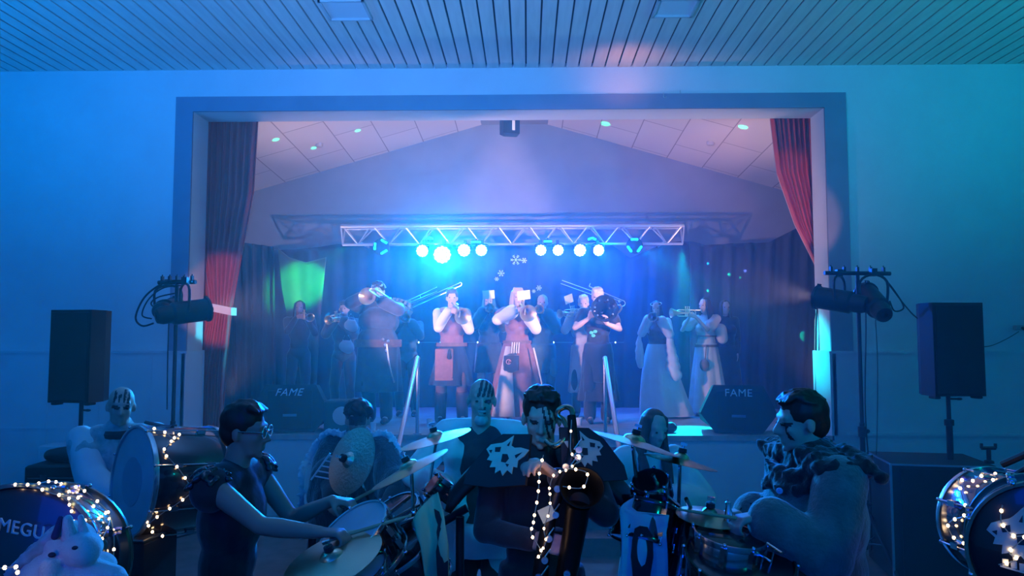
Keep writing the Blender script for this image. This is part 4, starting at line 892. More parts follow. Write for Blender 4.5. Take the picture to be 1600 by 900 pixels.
mb = MB(); mb.ell((-.10, -.24, .80), (.11, .06, .13)); mb.box((-.10, -.24, .80), (.20, .10, .2)); mb.cone((-.05, -.22, .9), (-.02, -.18, 1.02), .02, .03); remesh(mb, 'black_pouch', m_dark, s.root, .012, 3)
mb = MB(); mb.sweep(arc((-.14, -.31, .82), .03, 0, 330, 14, (1, 0, 0), (0, 0, 1)), .006, 6); mb.sweep([(-.14, -.31, .79), (-.13, -.31, .85)], .005, 6); mb.build('pouch_emblem', mat('emblem_red', (.6, .25, .22), .6), s.root)
mb = MB()
for x in (-.08, -.05, -.02, .01): mb.sweep(spline([(x, -.19, 1.07), (x - .01, -.235, 1.0), (x - .015, -.25, .93)], 4), .009, 6)
mb.build('pouch_lacing', m_cream, s.root)
trumpet(s.W(s.mouth), d, m_brass, 'brass horn with a pale music card, played by the fair-haired centre person', big=1.75, card=True, cat='horn', name='flugelhorn', cardrot=-8)
# right behind the centre woman
s = Person(foot(848, 10.9), -4, 1.76, 'person in a teal cape and dark cap behind the right shoulder of the centre player')
d = dirv(-8, 0); play_trumpet(s, d); s.body(vox=SV); s.top(m_teal, .03, hem=.62, bell=.05, sl_inf=.02, flare=.04); s.trousers(m_dark); s.shoes(m_boot); s.hair('crop', h_grey, 10)
trumpet(s.W(s.mouth), d, m_brass, 'brass trumpet of the teal-caped player behind the centre person')
mb = MB(); mb.cone((.16, -.12, .8), (.16, -.12, .62), .04, .06); remesh(mb, 'hip_pouch', m_teal, s.root, .012, 2)
# grey-haired trombonist, pale cloth
s = Person(foot(912, 10.7), -6, 1.74, 'grey-haired bearded person in a pale cloak raising a trombone, right of centre', head=(0, 5, 0))
tr_a = P(878, 438, 10.9); tr_b = P(976, 473, 10.75)
d = dirv(-50, -5); play_trumpet(s, d); s.body(m_skin2, vox=SV, legs=False); s.top(m_cream, .03, hem=.35, bell=.03, flare=.06, fold=(.012, 30, .2)); s.trousers(m_dark); s.shoes(m_boot); s.hair('short', h_grey, 11)
mb = MB(); q = s.headq; mb.ell(q(0, -.06, -.085), (.05, .04, .045), s.HM); mb.ell(q(0, -.07, -.05), (.035, .03, .015), s.HM); remesh(mb, 'beard', h_grey, s.root, .009, 2)
trumpet(s.W(s.mouth), d, m_brass, 'brass trumpet pointing left at the face of the grey-haired player', card=True, cardrot=-12)
# black robed player with the dark round bell
s = Person(foot(934, 9.95), 0, 1.80, 'person all in black with bare forearms behind a large dark round horn bell', head=(-12, 6, 0))
s.set_arm('R', s.L(P(921, 497, 9.65)), (-1, .1, -1), (.35, -.4, 1), (.3, -1, .3), .8); s.set_arm('L', s.L(P(948, 506, 9.62)), (1, .1, -1), (-.1, -.3, 1), (-.5, -.6, .3), .8)
s.body(m_skin2, vox=SV); s.top(m_dark, .024, 'short', hem=.55, flare=.06); s.trousers(m_dark, .03); s.shoes(m_dark, .5, 'boot'); s.hair('short', h_grey, 12)
s.skirt(m_dark, s.hip.z + .05, .3, (.27, .2), 9, .09, name='coat_skirt', ph=2)
mb = MB()
for dx, dz_ in ((-.10, 0), (-.05, .015), (-.075, -.04)): mb.ell((dx, -.16, 1.20 + dz_), (.028, .012, .022))
mb.build('brooch', glow('teal_led', (0, .9, .7), .6), s.root)
q = P(945, 482, 9.55); t = empty('black_horn', q, 0, 'large black horn bell facing the camera with bright screws around its rim', 'horn')
fr_ = frame(dirv(4, 10)); rl = fr_ @ Matrix.Rotation(R(90), 3, 'X')
mb = MB(); mb.lathe([(.175, .0), (.178, .006), (.16, .0), (.10, -.06), (.05, -.14), (.025, -.2), (.02, -.3), (.026, -.3), (.032, -.2), (.06, -.14), (.11, -.065), (.175, 0)], rot=rl, n=36); mb.build('bell', m_dkbell, t)
for k in range(7):
    mb = MB(); a = TAU * k / 7 + .3; mb.ell(rl @ V((.125 * math.cos(a), .125 * math.sin(a), -.02)), .013); mb.build('screw', m_silver, t)
mb = MB(); mb.sweep(spline([rl @ V((0, 0, -.3)), rl @ V((.1, 0, -.38)), rl @ V((.22, .0, -.3)), rl @ V((.24, .03, -.1)), rl @ V((.2, .05, 0))], 6), .012, 8); mb.sweep(spline([rl @ V((0, 0, -.28)), rl @ V((-.12, .02, -.2)), rl @ V((-.2, .05, -.1))], 5), .01, 8); mb.build('tubing', m_brass, t)
# the raised trombone behind them
t = empty('trombone', tr_a, 0, 'thin raised trombone slide crossing behind the grey-haired player and the black horn', 'trombone'); D = (tr_b - tr_a); L_ = D.length; u = D / L_; w_ = V((0, 0, 1)) - u * u.z; w_.normalize()
mb = MB(); mb.sweep([V((0, 0, 0)), u * L_ * .95], .006, 6); mb.sweep([w_ * -.05, u * L_ * .9 - w_ * .05], .005, 6); mb.build('inner_slide', m_silver, t)
q0 = u * L_ * .42 + w_ * .05
mb = MB(); mb.sweep([q0 + w_ * .0, u * L_ * .97 + w_ * .02] + arc(u * L_ * .97 - w_ * .02, .042, 90, -90, 8, u, w_) + [u * L_ * .55 - w_ * .055], .007, 6); mb.sweep([u * L_ * .62 + w_ * .04, u * L_ * .60 - w_ * .055], .005, 6); mb.build('outer_slide', m_silver, t)
mb = MB(); mb.ell(u * L_ * .92 - w_ * .01, .02); mb.sweep([q0, q0 + w_ * .05], .006, 6); mb.build('slide_lock', m_silver, t)
# trombone raised between the big man and the vest player
ta, tb = P(632, 476, 10.9), P(718, 441, 10.7)
t = empty('trombone', ta, 0, 'thin trombone slide pointing up right behind the vest wearer', 'trombone'); D = tb - ta; L_ = D.length; u = D / L_; w_ = (V((0, 0, 1)) - u * u.z).normalized()
mb = MB(); mb.sweep([V((0, 0, 0)), u * L_ * .6], .006, 6); mb.sweep([u * L_ * .0 + w_ * .03, u * L_ * .62 + w_ * .06], .006, 6); mb.sweep([u * L_ * .3, u * L_ * .3 + w_ * .05], .005, 6); mb.build('inner_slide', m_silver, t)
mb = MB(); mb.sweep([u * L_ * .1 - w_ * .03, u * L_ - w_ * .01] + arc(u * L_ - w_ * .03, .025, 90, -90, 6, u, w_) + [u * L_ * .05 - w_ * .09], .006, 6); mb.build('outer_slide', m_silver, t)
mb = MB(); mb.sweep(arc(u * -.02 - w_ * .0, .05, 70, 300, 12, u, w_), .008, 6); mb.build('tubing', m_silver, t)
# woman in the pale silk robe
s = Person(foot(1028, 10.7), -14, 1.66, 'long-haired person in a flowing pale silk robe singing into a trumpet, right of centre', fem=True, lean=(.02, -.03))
d = dirv(-18, -3); play_trumpet(s, d); m_silk = mat('pale_silk', (.70, .66, .72), .42, var=.1, scale=5, bump=.2, sheen=.3)
s.body(m_skin2, vox=SV); s.hair('long', h_dark, 13)
s.top(m_silk, .012, 'long', bell=.04, sl_inf=.008, name='blouse', fold=(.010, 30, .3)); s.skirt(m_silk, s.hip.z + .16, .03, (.36, .25), 7, .10, name='robe_skirt', r0=(.15, .13), sway=(.10, 0))
s.top(m_brown, .022, None, name='bodice', neck=False, vox=.014)
mb = MB()
for i, r in enumerate((.06, .10, .14, .15)): mb.cone(s.arm['R'][1] + V((-.03, .02, -.05 - i * .10)), s.arm['R'][1] + V((-.045 + .01 * i, .02, -.15 - i * .10)), r * .42, (.10, .14, .15, .11)[i] * .45)
remesh(mb, 'hanging_sleeve', m_silk, s.root, .013, 3, (.01, 30, .2))
mb = MB()
for i in range(5): mb.cone(s.arm['L'][1] + V((.0, .02, -.02 - i * .11)), s.arm['L'][1] + V((.02 * i, .03, -.13 - i * .11)), .05 + .006 * i, .056 + .006 * i)
remesh(mb, 'hanging_sleeve', m_silk, s.root, .013, 3, (.012, 34, .2))
mb = MB(); mb.sweep(arc(s.headq(0, .02, .075), .080, 0, 360, 24, s.HM @ V((1, 0, 0)), s.HM @ V((0, 1.1, .35)))[:-1], .005, 6, closed=True); mb.build('circlet', m_silver, s.root)
trumpet(s.W(s.mouth), d, m_silver, 'silver trumpet played by the silk-robed person')
# woman in the cream dress, trumpet to the left
s = Person(foot(1103, 10.9), -28, 1.72, 'dark-haired person in a cream belted dress playing a trumpet out to the left', fem=True, head=(-22, 4, 0))
d = dirv(-74, 0); play_trumpet(s, d); s.body(m_skin2, vox=SV); s.hair('long', h_dark, 14)
s.top(m_cream, .016, 'short', name='bodice', bell=.05, sl_inf=.012); s.skirt(m_cream, s.hip.z + .14, .06, (.28, .22), 9, .09, name='dress_skirt', r0=(.15, .13)); s.belt(m_brown, s.hip.z + .10, (.165, .14), .035); s.belt(m_brown, s.hip.z + .24, (.148, .128), .02)
mb = MB(); mb.ell((.02, -.20, .74), (.07, .04, .09)); mb.sweep([(.04, -.17, 1.02), (.03, -.19, .82)], .008, 6); mb.build('leather_pouch', m_brown, s.root)
mb = MB(); mb.cone((.20, .03, 1.25), (.22, .06, 1.12), .09, .08); remesh(mb, 'loose_sleeve', m_cream, s.root, .013, 2)
trumpet(s.W(s.mouth), d, m_brass, 'brass trumpet pointing left, played by the person in the cream dress', big=1.1)
# dark figure behind her
s = Person(foot(1133, 11.3), 0, 1.70, 'person in dark clothes in the shadow right behind the cream dress, only a hand lit', fem=True)
s.relax('R'); s.relax('L', .1, .0); s.body(vox=.016); s.top(m_dark, .03, hem=.15, flare=.09); s.hair('long', h_dark, 15); s.shoes(m_boot)
# ------------------------------------------------------------------ drums
m_shell = mat('drum_shell_black', (.015, .015, .02), .18, 0, coat=.8); m_green = mat('drum_shell_green', (.02, .06, .035), .2, .3, coat=.8)
m_hoop = mat('drum_hoop_chrome', (.7, .74, .78), .2, .95); m_hd = mat('drum_head_white', (.55, .56, .60), .45, var=.15, scale=6); m_hdb = mat('drum_head_black', (.012, .012, .018), .25, coat=.5)
m_rod = mat('tension_rod', (.7, .72, .75), .2, 1)
def drum(name, c, nrm, r, dep, lab, cat, shell, head, up=(0, 0, 1), nl=8, hoopw=.018, bass=False, group=None, hoopm=None):
    """c: centre of the struck head, nrm: its outward normal; the shell runs the other way"""
    t = empty(name, c, 0, lab, cat, group); q = V(nrm).normalized(); rot = frame(q, up) @ Matrix.Rotation(R(90), 3, 'X')   # local z -> q
    mb = MB(); mb.lathe([(r * .97, 0), (r, -.012), (r, -dep + .012), (r * .97, -dep)], rot=rot, n=48); mb.build('shell', shell, t)
    for nm, z in (('head', .0), ('head', -dep)):
        mb = MB(); sg = 1 if z == 0 else -1; mb.lathe([(.001, z + .006 * sg), (r * .9, z + .006 * sg), (r * .985, z)], rot=rot, n=48)
        if z == 0 and bass and head is m_hd: mb.lathe([(.001, z + .009), (r * .45, z + .009), (r * .46, z + .006)], rot=rot, n=40, mi=1)
        mb.build(nm, [head, mat('head_patch', (.35, .38, .45), .5)] if head is m_hd else head, t)
        mb = MB(); mb.lathe([(r * .985, z - hoopw * .9), (r * 1.035, z - hoopw * .8), (r * 1.045, z), (r * 1.035, z + hoopw * .6), (r * .99, z + hoopw * .6), (r * .985, z - hoopw * .9)], rot=rot, n=48); mb.build('hoop', hoopm or m_hoop, t)
    for k in range(nl):
        a = TAU * (k + .5) / nl; e = rot @ V((math.cos(a), math.sin(a), 0)) * (r * 1.05); mb = MB()
        mb.sweep([e + q * .008, e - q * (dep + .008)], .004, 6); mb.ell(e + q * .01, .008); mb.ell(e - q * (dep + .01), .008)
        for z in (-.28, -.72): mb.box(e * .975 + q * dep * z, (.022, .022, .045), rot=rot)
        mb.build('tension_rod', m_rod, t)
    return t, rot
def emblem(parent, c, rot, s, m, dark, hole=True, tilt=0, part=True):
    """a wolf's head cut-out: ears, muzzle and ragged fur; local x right, z up"""
    out = [(-.50, .02), (-.44, .16), (-.30, .24), (-.18, .30), (-.12, .36), (.02, .56), (.06, .32), (.16, .30), (.30, .36), (.52, .38), (.46, .20), (.36, .06), (.40, -.10), (.30, -.12), (.34, -.28), (.20, -.24), (.14, -.40), (.04, -.30), (-.06, -.42), (-.10, -.28), (-.24, -.34), (-.24, -.18), (-.38, -.20), (-.36, -.08)]
    ct, st2 = math.cos(tilt), math.sin(tilt); pr = lambda x, z: rot @ V(((x * ct - z * st2) * s, 0, (x * st2 + z * ct) * s)) + V(c)
    y = rot @ V((0, -1, 0)); n = len(out); mb = MB(); fan = [pr(x, z) for x, z in out]; ctr = pr(0, .02)
    mb.raw([ctr + y * .008] + [p + y * .006 for p in fan] + [p for p in fan], [(0, 1 + i, 1 + (i + 1) % n) for i in range(n)] + [(1 + i, 1 + n + i, 1 + n + (i + 1) % n, 1 + (i + 1) % n) for i in range(n)])
    for poly in ([(-.30, .14), (-.16, .20), (-.14, .08), (-.26, .04)], [(-.06, .06), (.06, .10), (.14, .02), (.10, -.10), (-.02, -.12)], [(-.42, .02), (-.34, .06), (-.34, -.03)], [(.24, .14), (.40, .28), (.30, .08)], [(-.04, .28), (.01, .42), (.02, .28)], [(.10, -.12), (.20, -.10), (.18, -.18)]):
        cc = [pr(x, z) + y * .009 for x, z in poly]; k = len(cc); mb.raw(cc, [tuple(range(k))], 1)
    return mb.build('emblem', [m, dark], parent, smooth=False)
m_emb = mat('emblem_pale', (.55, .62, .50), .7)
from mathutils.bvhtree import BVHTree
def on(t, px, py, Y, off=.012):
    """the point of a drum's outside seen at this pixel, a little off the surface"""
    d = (P(px, py, Y) - cam.location).normalized(); best = None
    for ch in t.children:
        if ch.name.split('.')[0] in ('shell', 'head', 'hoop'):
            bv = BVHTree.FromPolygons([t.location + v.co for v in ch.data.vertices], [tuple(p.vertices) for p in ch.data.polygons]); h = bv.ray_cast(cam.location, d)
            if h[0] is not None and (best is None or h[3] < best[1]): best = (h[0] + h[1] * off * (1 if h[1].dot(d) < 0 else -1) - d * .004, h[3])
    return best[0] if best else P(px, py, Y)
# --- bottom left bass drum with lettering and lights
c0 = P(12, 897, 2.3); dB, rB = drum('bass_drum', c0, (.20, -.95, .17), .262, .30, 'black bass drum with white lettering and warm lights, bottom left corner', 'bass drum', m_shell, m_hdb, bass=True, nl=8, hoopm=mat('hoop_green_black', (.10, .16, .14), .25, .5))
def letters(parent, c, s, size, rot, m):
    o = text('lettering', s, size, m, parent, c, rot, .002); return o
lo = letters(dB, P(33, 827, 2.245) - c0, 'MEGU', .056, (R(90), R(8), R(-7)), mat('lettering_white', (.7, .72, .75), .6))
mb = MB(); 
for k in range(3): a = k * TAU / 3; mb.sweep([(c0.x + .1 * math.cos(a), c0.y + .2, c0.z - .28), (c0.x + .35 * math.cos(a), c0.y + .2 + .3 * math.sin(a), .01)], .016, 8)
tag(mb.build('drum_stand', m_blk), 'black stand under the lettered bass drum', 'drum stand')
lights('string_lights', [on(dB, 20, 757, 2.32), on(dB, 52, 757, 2.32), on(dB, 78, 752, 2.45), on(dB, 98, 756, 2.5), on(dB, 104, 772, 2.42), on(dB, 110, 785, 2.38), on(dB, 114, 803, 2.36)], 11, 'warm lights running along the top of the lettered bass drum and down its front', .0042, group='lights on the lettered drum')
lights('string_lights', [on(dB, 60, 761, 2.34), on(dB, 88, 772, 2.36), on(dB, 118, 782, 2.42), on(dB, 146, 798, 2.48), on(dB, 166, 808, 2.6)], 5, 'warm lights slanting across the shell of the lettered bass drum', .0045, group='lights on the lettered drum')
lights('string_lights', [on(dB, 112, 766, 2.5), on(dB, 124, 769, 2.55), on(dB, 146, 786, 2.6), on(dB, 165, 806, 2.62), on(dB, 172, 840, 2.62), on(dB, 171, 870, 2.62)], 6, 'warm lights following the far rim of the lettered bass drum', .0045, group='lights on the lettered drum')
lights('string_lights', [on(dB, 112, 815, 2.34), on(dB, 140, 812, 2.45), on(dB, 165, 814, 2.58), on(dB, 156, 840, 2.55), on(dB, 147, 860, 2.5)], 7, 'warm lights hanging in a loop right of the plush toy', .004, group='lights on the lettered drum')
lights('string_lights', [P(0, 888, 1.85), P(25, 886, 1.85), P(27, 898, 1.85)], 3, 'warm lights in the very bottom left corner', .0045, group='lights on the lettered drum')
# --- plush toy
def S2(px, py, Y=2.02): return P(px, py, Y)
t = empty('plush_toy', S2(100, 900), 0, 'pale plush animal with a shaggy mane and fat snout, bottom left corner', 'plush toy'); o_ = t.location.copy()
m_plush = mat('plush_pale', (.72, .74, .70), .95, var=.08, scale=30, bump=.5, bscale=220, sheen=.6)
u1 = 2.02 / F; pl = lambda px, py, dy=0: S2(px, py, 2.02 + dy) - o_
mb = MB(); mb.ell(pl(108, 846, .03), (40 * u1, .07, 32 * u1)); mb.cone(pl(118, 856, 0), pl(132, 860, -.03), 27 * u1, 24 * u1); mb.ell(pl(128, 856, -.01), (30 * u1, .055, 25 * u1)); mb.cone(pl(90, 862, .04), pl(50, 905, .06), 34 * u1, 40 * u1)
mb.cone(pl(128, 893, .01), pl(175, 905, 0), 24 * u1, 22 * u1); mb.ell(pl(143, 884, .05), (38 * u1, .06, 22 * u1)); mb.cone(pl(77, 885, -.055), pl(79, 915, -.055), 14 * u1, 14 * u1); mb.ell(pl(188, 903, -.01), (13 * u1, .02, 9 * u1)); mb.cone(pl(90, 915, .02), pl(90, 975, .02), 60 * u1, 60 * u1)
remesh(mb, 'body', m_plush, t, .006, 4)
for px, py, r_, nm in ((81, 867, 5.5, 'eye'), (117, 856, 4.2, 'nostril')):
    mb = MB(); mb.ell(pl(px, py, -.085 if nm == 'nostril' else -.055), (r_ * u1, .008, r_ * u1 * .7)); mb.build(nm, mat('plush_dark', (.03, .02, .05), .5), t)
rg = random.Random(4); mb = MB()
for i in range(120):
    a = i / 119; bx_, by_ = 96 - 70 * a, 822 + 62 * a; mb.cone(pl(bx_ + rg.uniform(-5, 10), by_ + rg.uniform(-4, 10), rg.uniform(-.03, .04)), pl(bx_ - 14 + rg.uniform(-12, 4), by_ + 14 + rg.uniform(-4, 12), rg.uniform(-.03, .05)), 5 * u1, 1.8 * u1)
remesh(mb, 'mane', mat('plush_mane', (.45, .50, .55), .9, var=.5, scale=18, sheen=.5), t, .006, 2, (.003, 120, .5))
mb = MB(); mb.cone(pl(86, 838, -.05), pl(95, 810, -.03), 5.5 * u1, 4 * u1); mb.build('dark_stripe', mat('plush_stripe', (.06, .04, .12), .9), t)
mb = MB(); mb.cone(pl(134, 842, .0), pl(126, 808, -.01), 10 * u1, 4 * u1); mb.build('ear', m_plush, t)
mb = MB(); mb.cone(pl(108, 838, -.02), pl(106, 812, -.03), 12 * u1, 7 * u1); mb.build('forelock', m_plush, t)
b_ = MB(); q = S2(90, 985); b_.box((q.x + .02, 2.05, (q.z) / 2), (.42, .3, q.z), bev=.02); tag(b_.build('storage_box', m_blkm, smooth=False), 'dark trunk carrying the plush toy, mostly below the picture', 'box')
# --- drummer A with the slung bass drum
s = Person(foot(192, 4.62, 0), 22, 1.79, 'person with black face stripes and pale shaggy vest behind a slung bass drum, left', head=(8, 6, 4), wide=1.12)
s.set_arm('R', s.L(P(185, 800, 4.25)), (-1, .3, -.6), (.7, -.5, -.2), (.3, .2, 1), .8); s.set_arm('L', s.L(P(262, 790, 4.65)), (1, .4, -1), (.3, -.8, 0), (0, 0, -1), .8)
s.body(m_skin, .009, paint=lambda q: (q.z > .035 and q.z < .10 + .02 * math.sin(q.x * 90) and q.y < -.02 and any(abs(q.x - x - .1 * (q.z - .05)) < .0065 for x in (-.040, -.016, .010, .034))) or ((abs(q.x) - .031) ** 2 / .022 ** 2 + (q.z - .008) ** 2 / .013 ** 2 < 1 and q.y < -.05))
s.top(m_white, .02, 'long', bell=.03, sl_inf=.035, name='shirt', fold=(.010, 26, .5)); s.trousers(m_dark)
mb = MB(); s.add(mb, s.torso, .035); 
for sd in 'RL': mb.cone(s.sh[sd] + V((0, 0, .0)), s.sh[sd].lerp(s.arm[sd][1], .42), .085, .095)
remesh(mb, 'shaggy_vest', mat('shaggy_vest', (.46, .50, .52), .95, var=.35, scale=22, bump=.6, sheen=.5), s.root, .010, 1, (.007, 70, 1)); s.shoes(m_boot)
mb = MB(); mb.sweep(spline([s.sh['L'] + V((-.06, -.10, .05)), s.sh['L'] + V((-.10, -.16, -.1)), V((.0, -.2, 1.15))], 5), .02, 6); mb.sweep(arc(s.neck + V((0, 0, .0)), .085, 0, 360, 20, (1, 0, 0), (0, 1, .1))[:-1], .03, 8, closed=True); mb.build('dark_collar', m_dark, s.root)
c0 = P(208, 752, 3.98); nA = V((-.66, -.75, .09))
dA, rA = drum('bass_drum', c0, nA, .285, .40, 'black bass drum carried sideways, worn pale head facing left', 'bass drum', m_shell, m_hd, bass=True, nl=8)
mb = MB(); q = c0 - nA.normalized() * .2; mb.sweep(spline([q + V((0, 0, .285)), q.lerp(s.W(s.sh['L']), .6) + V((0, 0, .16)), s.W(s.sh['L']) + V((-.02, -.08, .10))], 6), .012, 6); strap = mb.build('sling_strap', m_dark, dA); strap.location = -c0
lights('string_lights', [on(dA, 234, 672, 3.95), on(dA, 252, 676, 3.95), on(dA, 270, 687, 3.93), on(dA, 279, 682, 3.93), on(dA, 262, 696, 3.9), on(dA, 252, 708, 3.86)], 6, 'warm lights bunched on top of the slung bass drum', .0065, group='lights on the slung drum')
lights('string_lights', [on(dA, 252, 708, 3.86), on(dA, 271, 726, 3.82), on(dA, 287, 746, 3.85), on(dA, 297, 767, 3.85), on(dA, 276, 785, 3.8), on(dA, 252, 800, 3.8), on(dA, 231, 817, 3.85), on(dA, 238, 828, 3.85), on(dA, 248, 834, 3.85), on(dA, 257, 837, 3.85)], 11, 'warm lights hanging in a wide curve in front of the slung bass drum', .0065, group='lights on the slung drum')
t = empty('drum_case', (P(223, 870, 4.1).x, 4.0, 0), R(-8), 'dark square case standing below the slung bass drum', 'case'); hh = P(223, 842, 3.9).z
mb = MB(); mb.box((0, 0, hh / 2), (.32, .3, hh), bev=.015); mb.build('body', m_blkm, t, smooth=False); mb = MB(); mb.box((0, 0, hh + .006), (.33, .31, .012), bev=.004); mb.build('lid', mat('case_lid', (.08, .10, .12), .4), t, smooth=False)
# --- kit on the left
m_cym = mat('cymbal_bronze', (.68, .56, .38), .28, .95, var=.12, scale=6, bump=.1, bscale=160, stretch=(1, 1, 1))
def cymbal(c, nrm, r, lab, stand=None, group='cymbals', bm=m_cym):
    t = empty('cymbal', c, 0, lab, 'cymbal', group); q = V(nrm).normalized(); rot = frame(q, (0, 0, 1) if abs(q.z) < .9 else (0, 1, 0)) @ Matrix.Rotation(R(90), 3, 'X')
    mb = MB(); mb.lathe([(r, 0), (r * .6, .010), (r * .24, .018), (r * .20, .030), (r * .1, .040), (.006, .042), (.006, .039), (r * .1, .037), (r * .19, .027), (r * .23, .015), (r * .6, .007), (r, -.0015)], rot=rot, n=56); mb.build('plate', bm, t)
    mb = MB(); mb.lathe([(.001, .062), (.018, .060), (.020, .042), (.001, .042)], rot=rot, n=14); mb.build('felt', m_dark, t)
    mb = MB(); mb.sweep([rot @ V((0, 0, -.03)), rot @ V((0, 0, .085))], .004, 6); mb.box(rot @ V((0, 0, .078)), (.03, .012, .012), rot=rot); mb.build('wing_nut', m_rod, t)
    if stand:
        sb = V(stand); st_ = empty('cymbal_stand', (sb.x, sb.y, 0), 0, 'chrome stand under the ' + lab.split(',')[0], 'cymbal stand'); top = V(c) - V((sb.x, sb.y, 0)) - q * .012
        mb = MB(); mb.sweep([(0, 0, .05), (0, 0, sb.z)], .011, 10); mb.build('pole', m_rod, st_); mb = MB(); mb.sweep([(0, 0, sb.z - .03), tuple(top)], .008, 8); mb.ell((0, 0, sb.z), .022); mb.build('boom_arm', m_rod, st_)
        for k in range(3): a = TAU * k / 3; mb = MB(); mb.sweep([(0, 0, .35), (.28 * math.cos(a), .28 * math.sin(a), .01)], .009, 6); mb.build('leg', m_rod, st_)
    return t
cymbal(P(681, 686, 3.75), (-.27, -.03, 1), .182, 'thin cymbal tilted up to the right, beside the bald person', (P(668, 800, 3.72).x, 3.74, 1.35))
cymbal(P(641, 733, 3.35), (-.50, -.02, 1), .188, 'steeply tilted cymbal below the thin one, over the drum row', (P(640, 800, 3.3).x, 3.42, 1.3))
cymbal(P(549, 720, 3.45), (-.60, -.70, .36), .158, 'large upright cymbal facing the camera in front of the furry cape', (P(585, 800, 3.5).x, 3.62, 1.2), bm=mat('cymbal_bronze_bright', (.66, .60, .48), .33, .92, bump=.5, bscale=70))
cymbal(P(520, 874, 2.95), (-.30, -.30, 1), .20, 'flat cymbal low at the bottom beside the left drummer', (P(505, 890, 2.9).x, 2.98, .95))
tm = [(P(550, 830, 3.15), (-.50, -.42, .86), .165, .16, 'topmost of the tilted toms on the left kit, pale head', m_hd), (P(610, 806, 3.55), (-.50, -.35, .86), .15, .16, 'tilted tom behind the topmost one, only its rim lit', m_hdb), (P(625, 862, 3.3), (-.50, -.3, .86), .15, .18, 'tilted dark tom lowest on the left kit', m_hdb)]
for c_, n_, r_, dp, lab, hm in tm: drum('tom_drum', c_, n_, r_, dp, lab, 'tom drum', m_shell, hm, nl=6, group=None, hoopw=.014)
drum('snare_drum', P(541, 893, 3.0), (-.25, -.3, 1), .16, .13, 'shallow snare drum at the bottom edge, under the flat cymbal', 'snare drum', m_hoop, m_hd, nl=8, hoopw=.014)
drum('cowbell_drum', P(676, 757, 3.45), (-.6, -.2, .5), .06, .12, 'small black padded drum between the steep cymbal and the pale robe', 'drum', m_shell, m_hdb, nl=4, hoopw=.008, hoopm=m_shell)
t = empty('drum_rack', (P(600, 850, 3.5).x, 3.55, 0), 0, 'dark rack frame carrying the drums of the left kit', 'drum rack')
for k, (p0, p1) in enumerate((((-.35, 0, 0), (-.35, 0, 1.15)), ((.35, 0, 0), (.35, 0, 1.25)), ((-.38, 0, .85), (.38, .05, 1.28)), ((-.35, .3, .05), (.35, .3, .05)), ((-.35, 0, .05), (-.35, .3, .05)), ((.35, 0, .05), (.35, .3, .05)))):
    mb = MB(); mb.sweep([p0, p1], .02, 10); mb.build('rack_tube', m_blk, t)
for i in range(3):
    a, b_ = P(592 + i * 14, 815 - i * 7 + i * 10, 3.3), P(640 + i * 14, 777 + i * 12, 3.45)
    mb = MB(); mb.sweep([a, b_], .010, 8); o = mb.build('mounting_rod', m_rod, t); o.location = -t.location
def banner(name, outl, Y, lab, m, blots, mb2, seed=0, bend=.03):
    pts = [P(x, y, Y) for x, y in outl]; c_ = sum(pts, V()) / len(pts); t = empty(name, (c_.x, c_.y, c_.z), 0, lab, 'banner')
    ys = lambda p: V((0, bend * math.sin(p.x * 60 + seed) + .015 * math.sin(p.z * 14), 0)); n = len(pts)
    # triangulated grid inside the outline via rows
    mb = MB(); rows = 26; zs = [max(p.z for p in pts) + (min(p.z for p in pts) - max(p.z for p in pts)) * i / rows for i in range(rows + 1)]
    def span(z):
        xs = []
        for i in range(n):
            a, b_ = pts[i], pts[(i + 1) % n]
            if (a.z - z) * (b_.z - z) <= 0 and abs(a.z - b_.z) > 1e-9: xs.append(a.x + (b_.x - a.x) * (z - a.z) / (b_.z - a.z))
        return (min(xs), max(xs)) if xs else None
    K = 16; vs = []; rr = 0
    for z in zs:
        sp_ = span(min(max(z, min(p.z for p in pts) + 1e-4), max(p.z for p in pts) - 1e-4))
        if not sp_: continue
        rr += 1
        for k in range(K + 1): p = V((sp_[0] + (sp_[1] - sp_[0]) * k / K, Y, z)); vs.append(p + ys(p) - c_)
    mb.raw(vs, [(i * (K + 1) + k, i * (K + 1) + k + 1, (i + 1) * (K + 1) + k + 1, (i + 1) * (K + 1) + k) for i in range(rr - 1) for k in range(K)])
    o = mb.build('cloth', m, t); md = o.modifiers.new('t', 'SOLIDIFY'); md.thickness = .006
    for bl in blots:
        q_ = [P(x, y, Y - bend - .015) for x, y in bl]; b2 = MB(); cc = sum(q_, V()) / len(q_); k = len(q_)
        b2.raw([p - c_ for p in q_] + [p - c_ + V((0, .006, 0)) for p in q_], [tuple(range(k)), tuple(range(2 * k - 1, k - 1, -1))] + [(i, i + k, (i + 1) % k + k, (i + 1) % k) for i in range(k)]); b2.build('print', mb2, t, smooth=False)
    return t
banner('kit_banner', [(678, 772), (684, 770), (694, 800), (701, 850), (700, 915), (664, 915), (658, 850), (646, 812), (655, 795)], 3.2, 'yellowish cloth banner with a jagged black print hanging right of the left kit', mat('banner_yellow', (.55, .58, .34), .8, var=.1),
       [[(678, 795), (686, 800), (690, 812), (688, 824), (692, 832), (690, 848), (686, 838), (684, 850), (689, 864), (694, 880), (700, 876), (700, 912), (684, 912), (682, 880), (681, 862), (684, 846), (682, 832), (684, 820), (680, 808)]], mat('banner_print', (.02, .02, .03), .8), 1, .012)
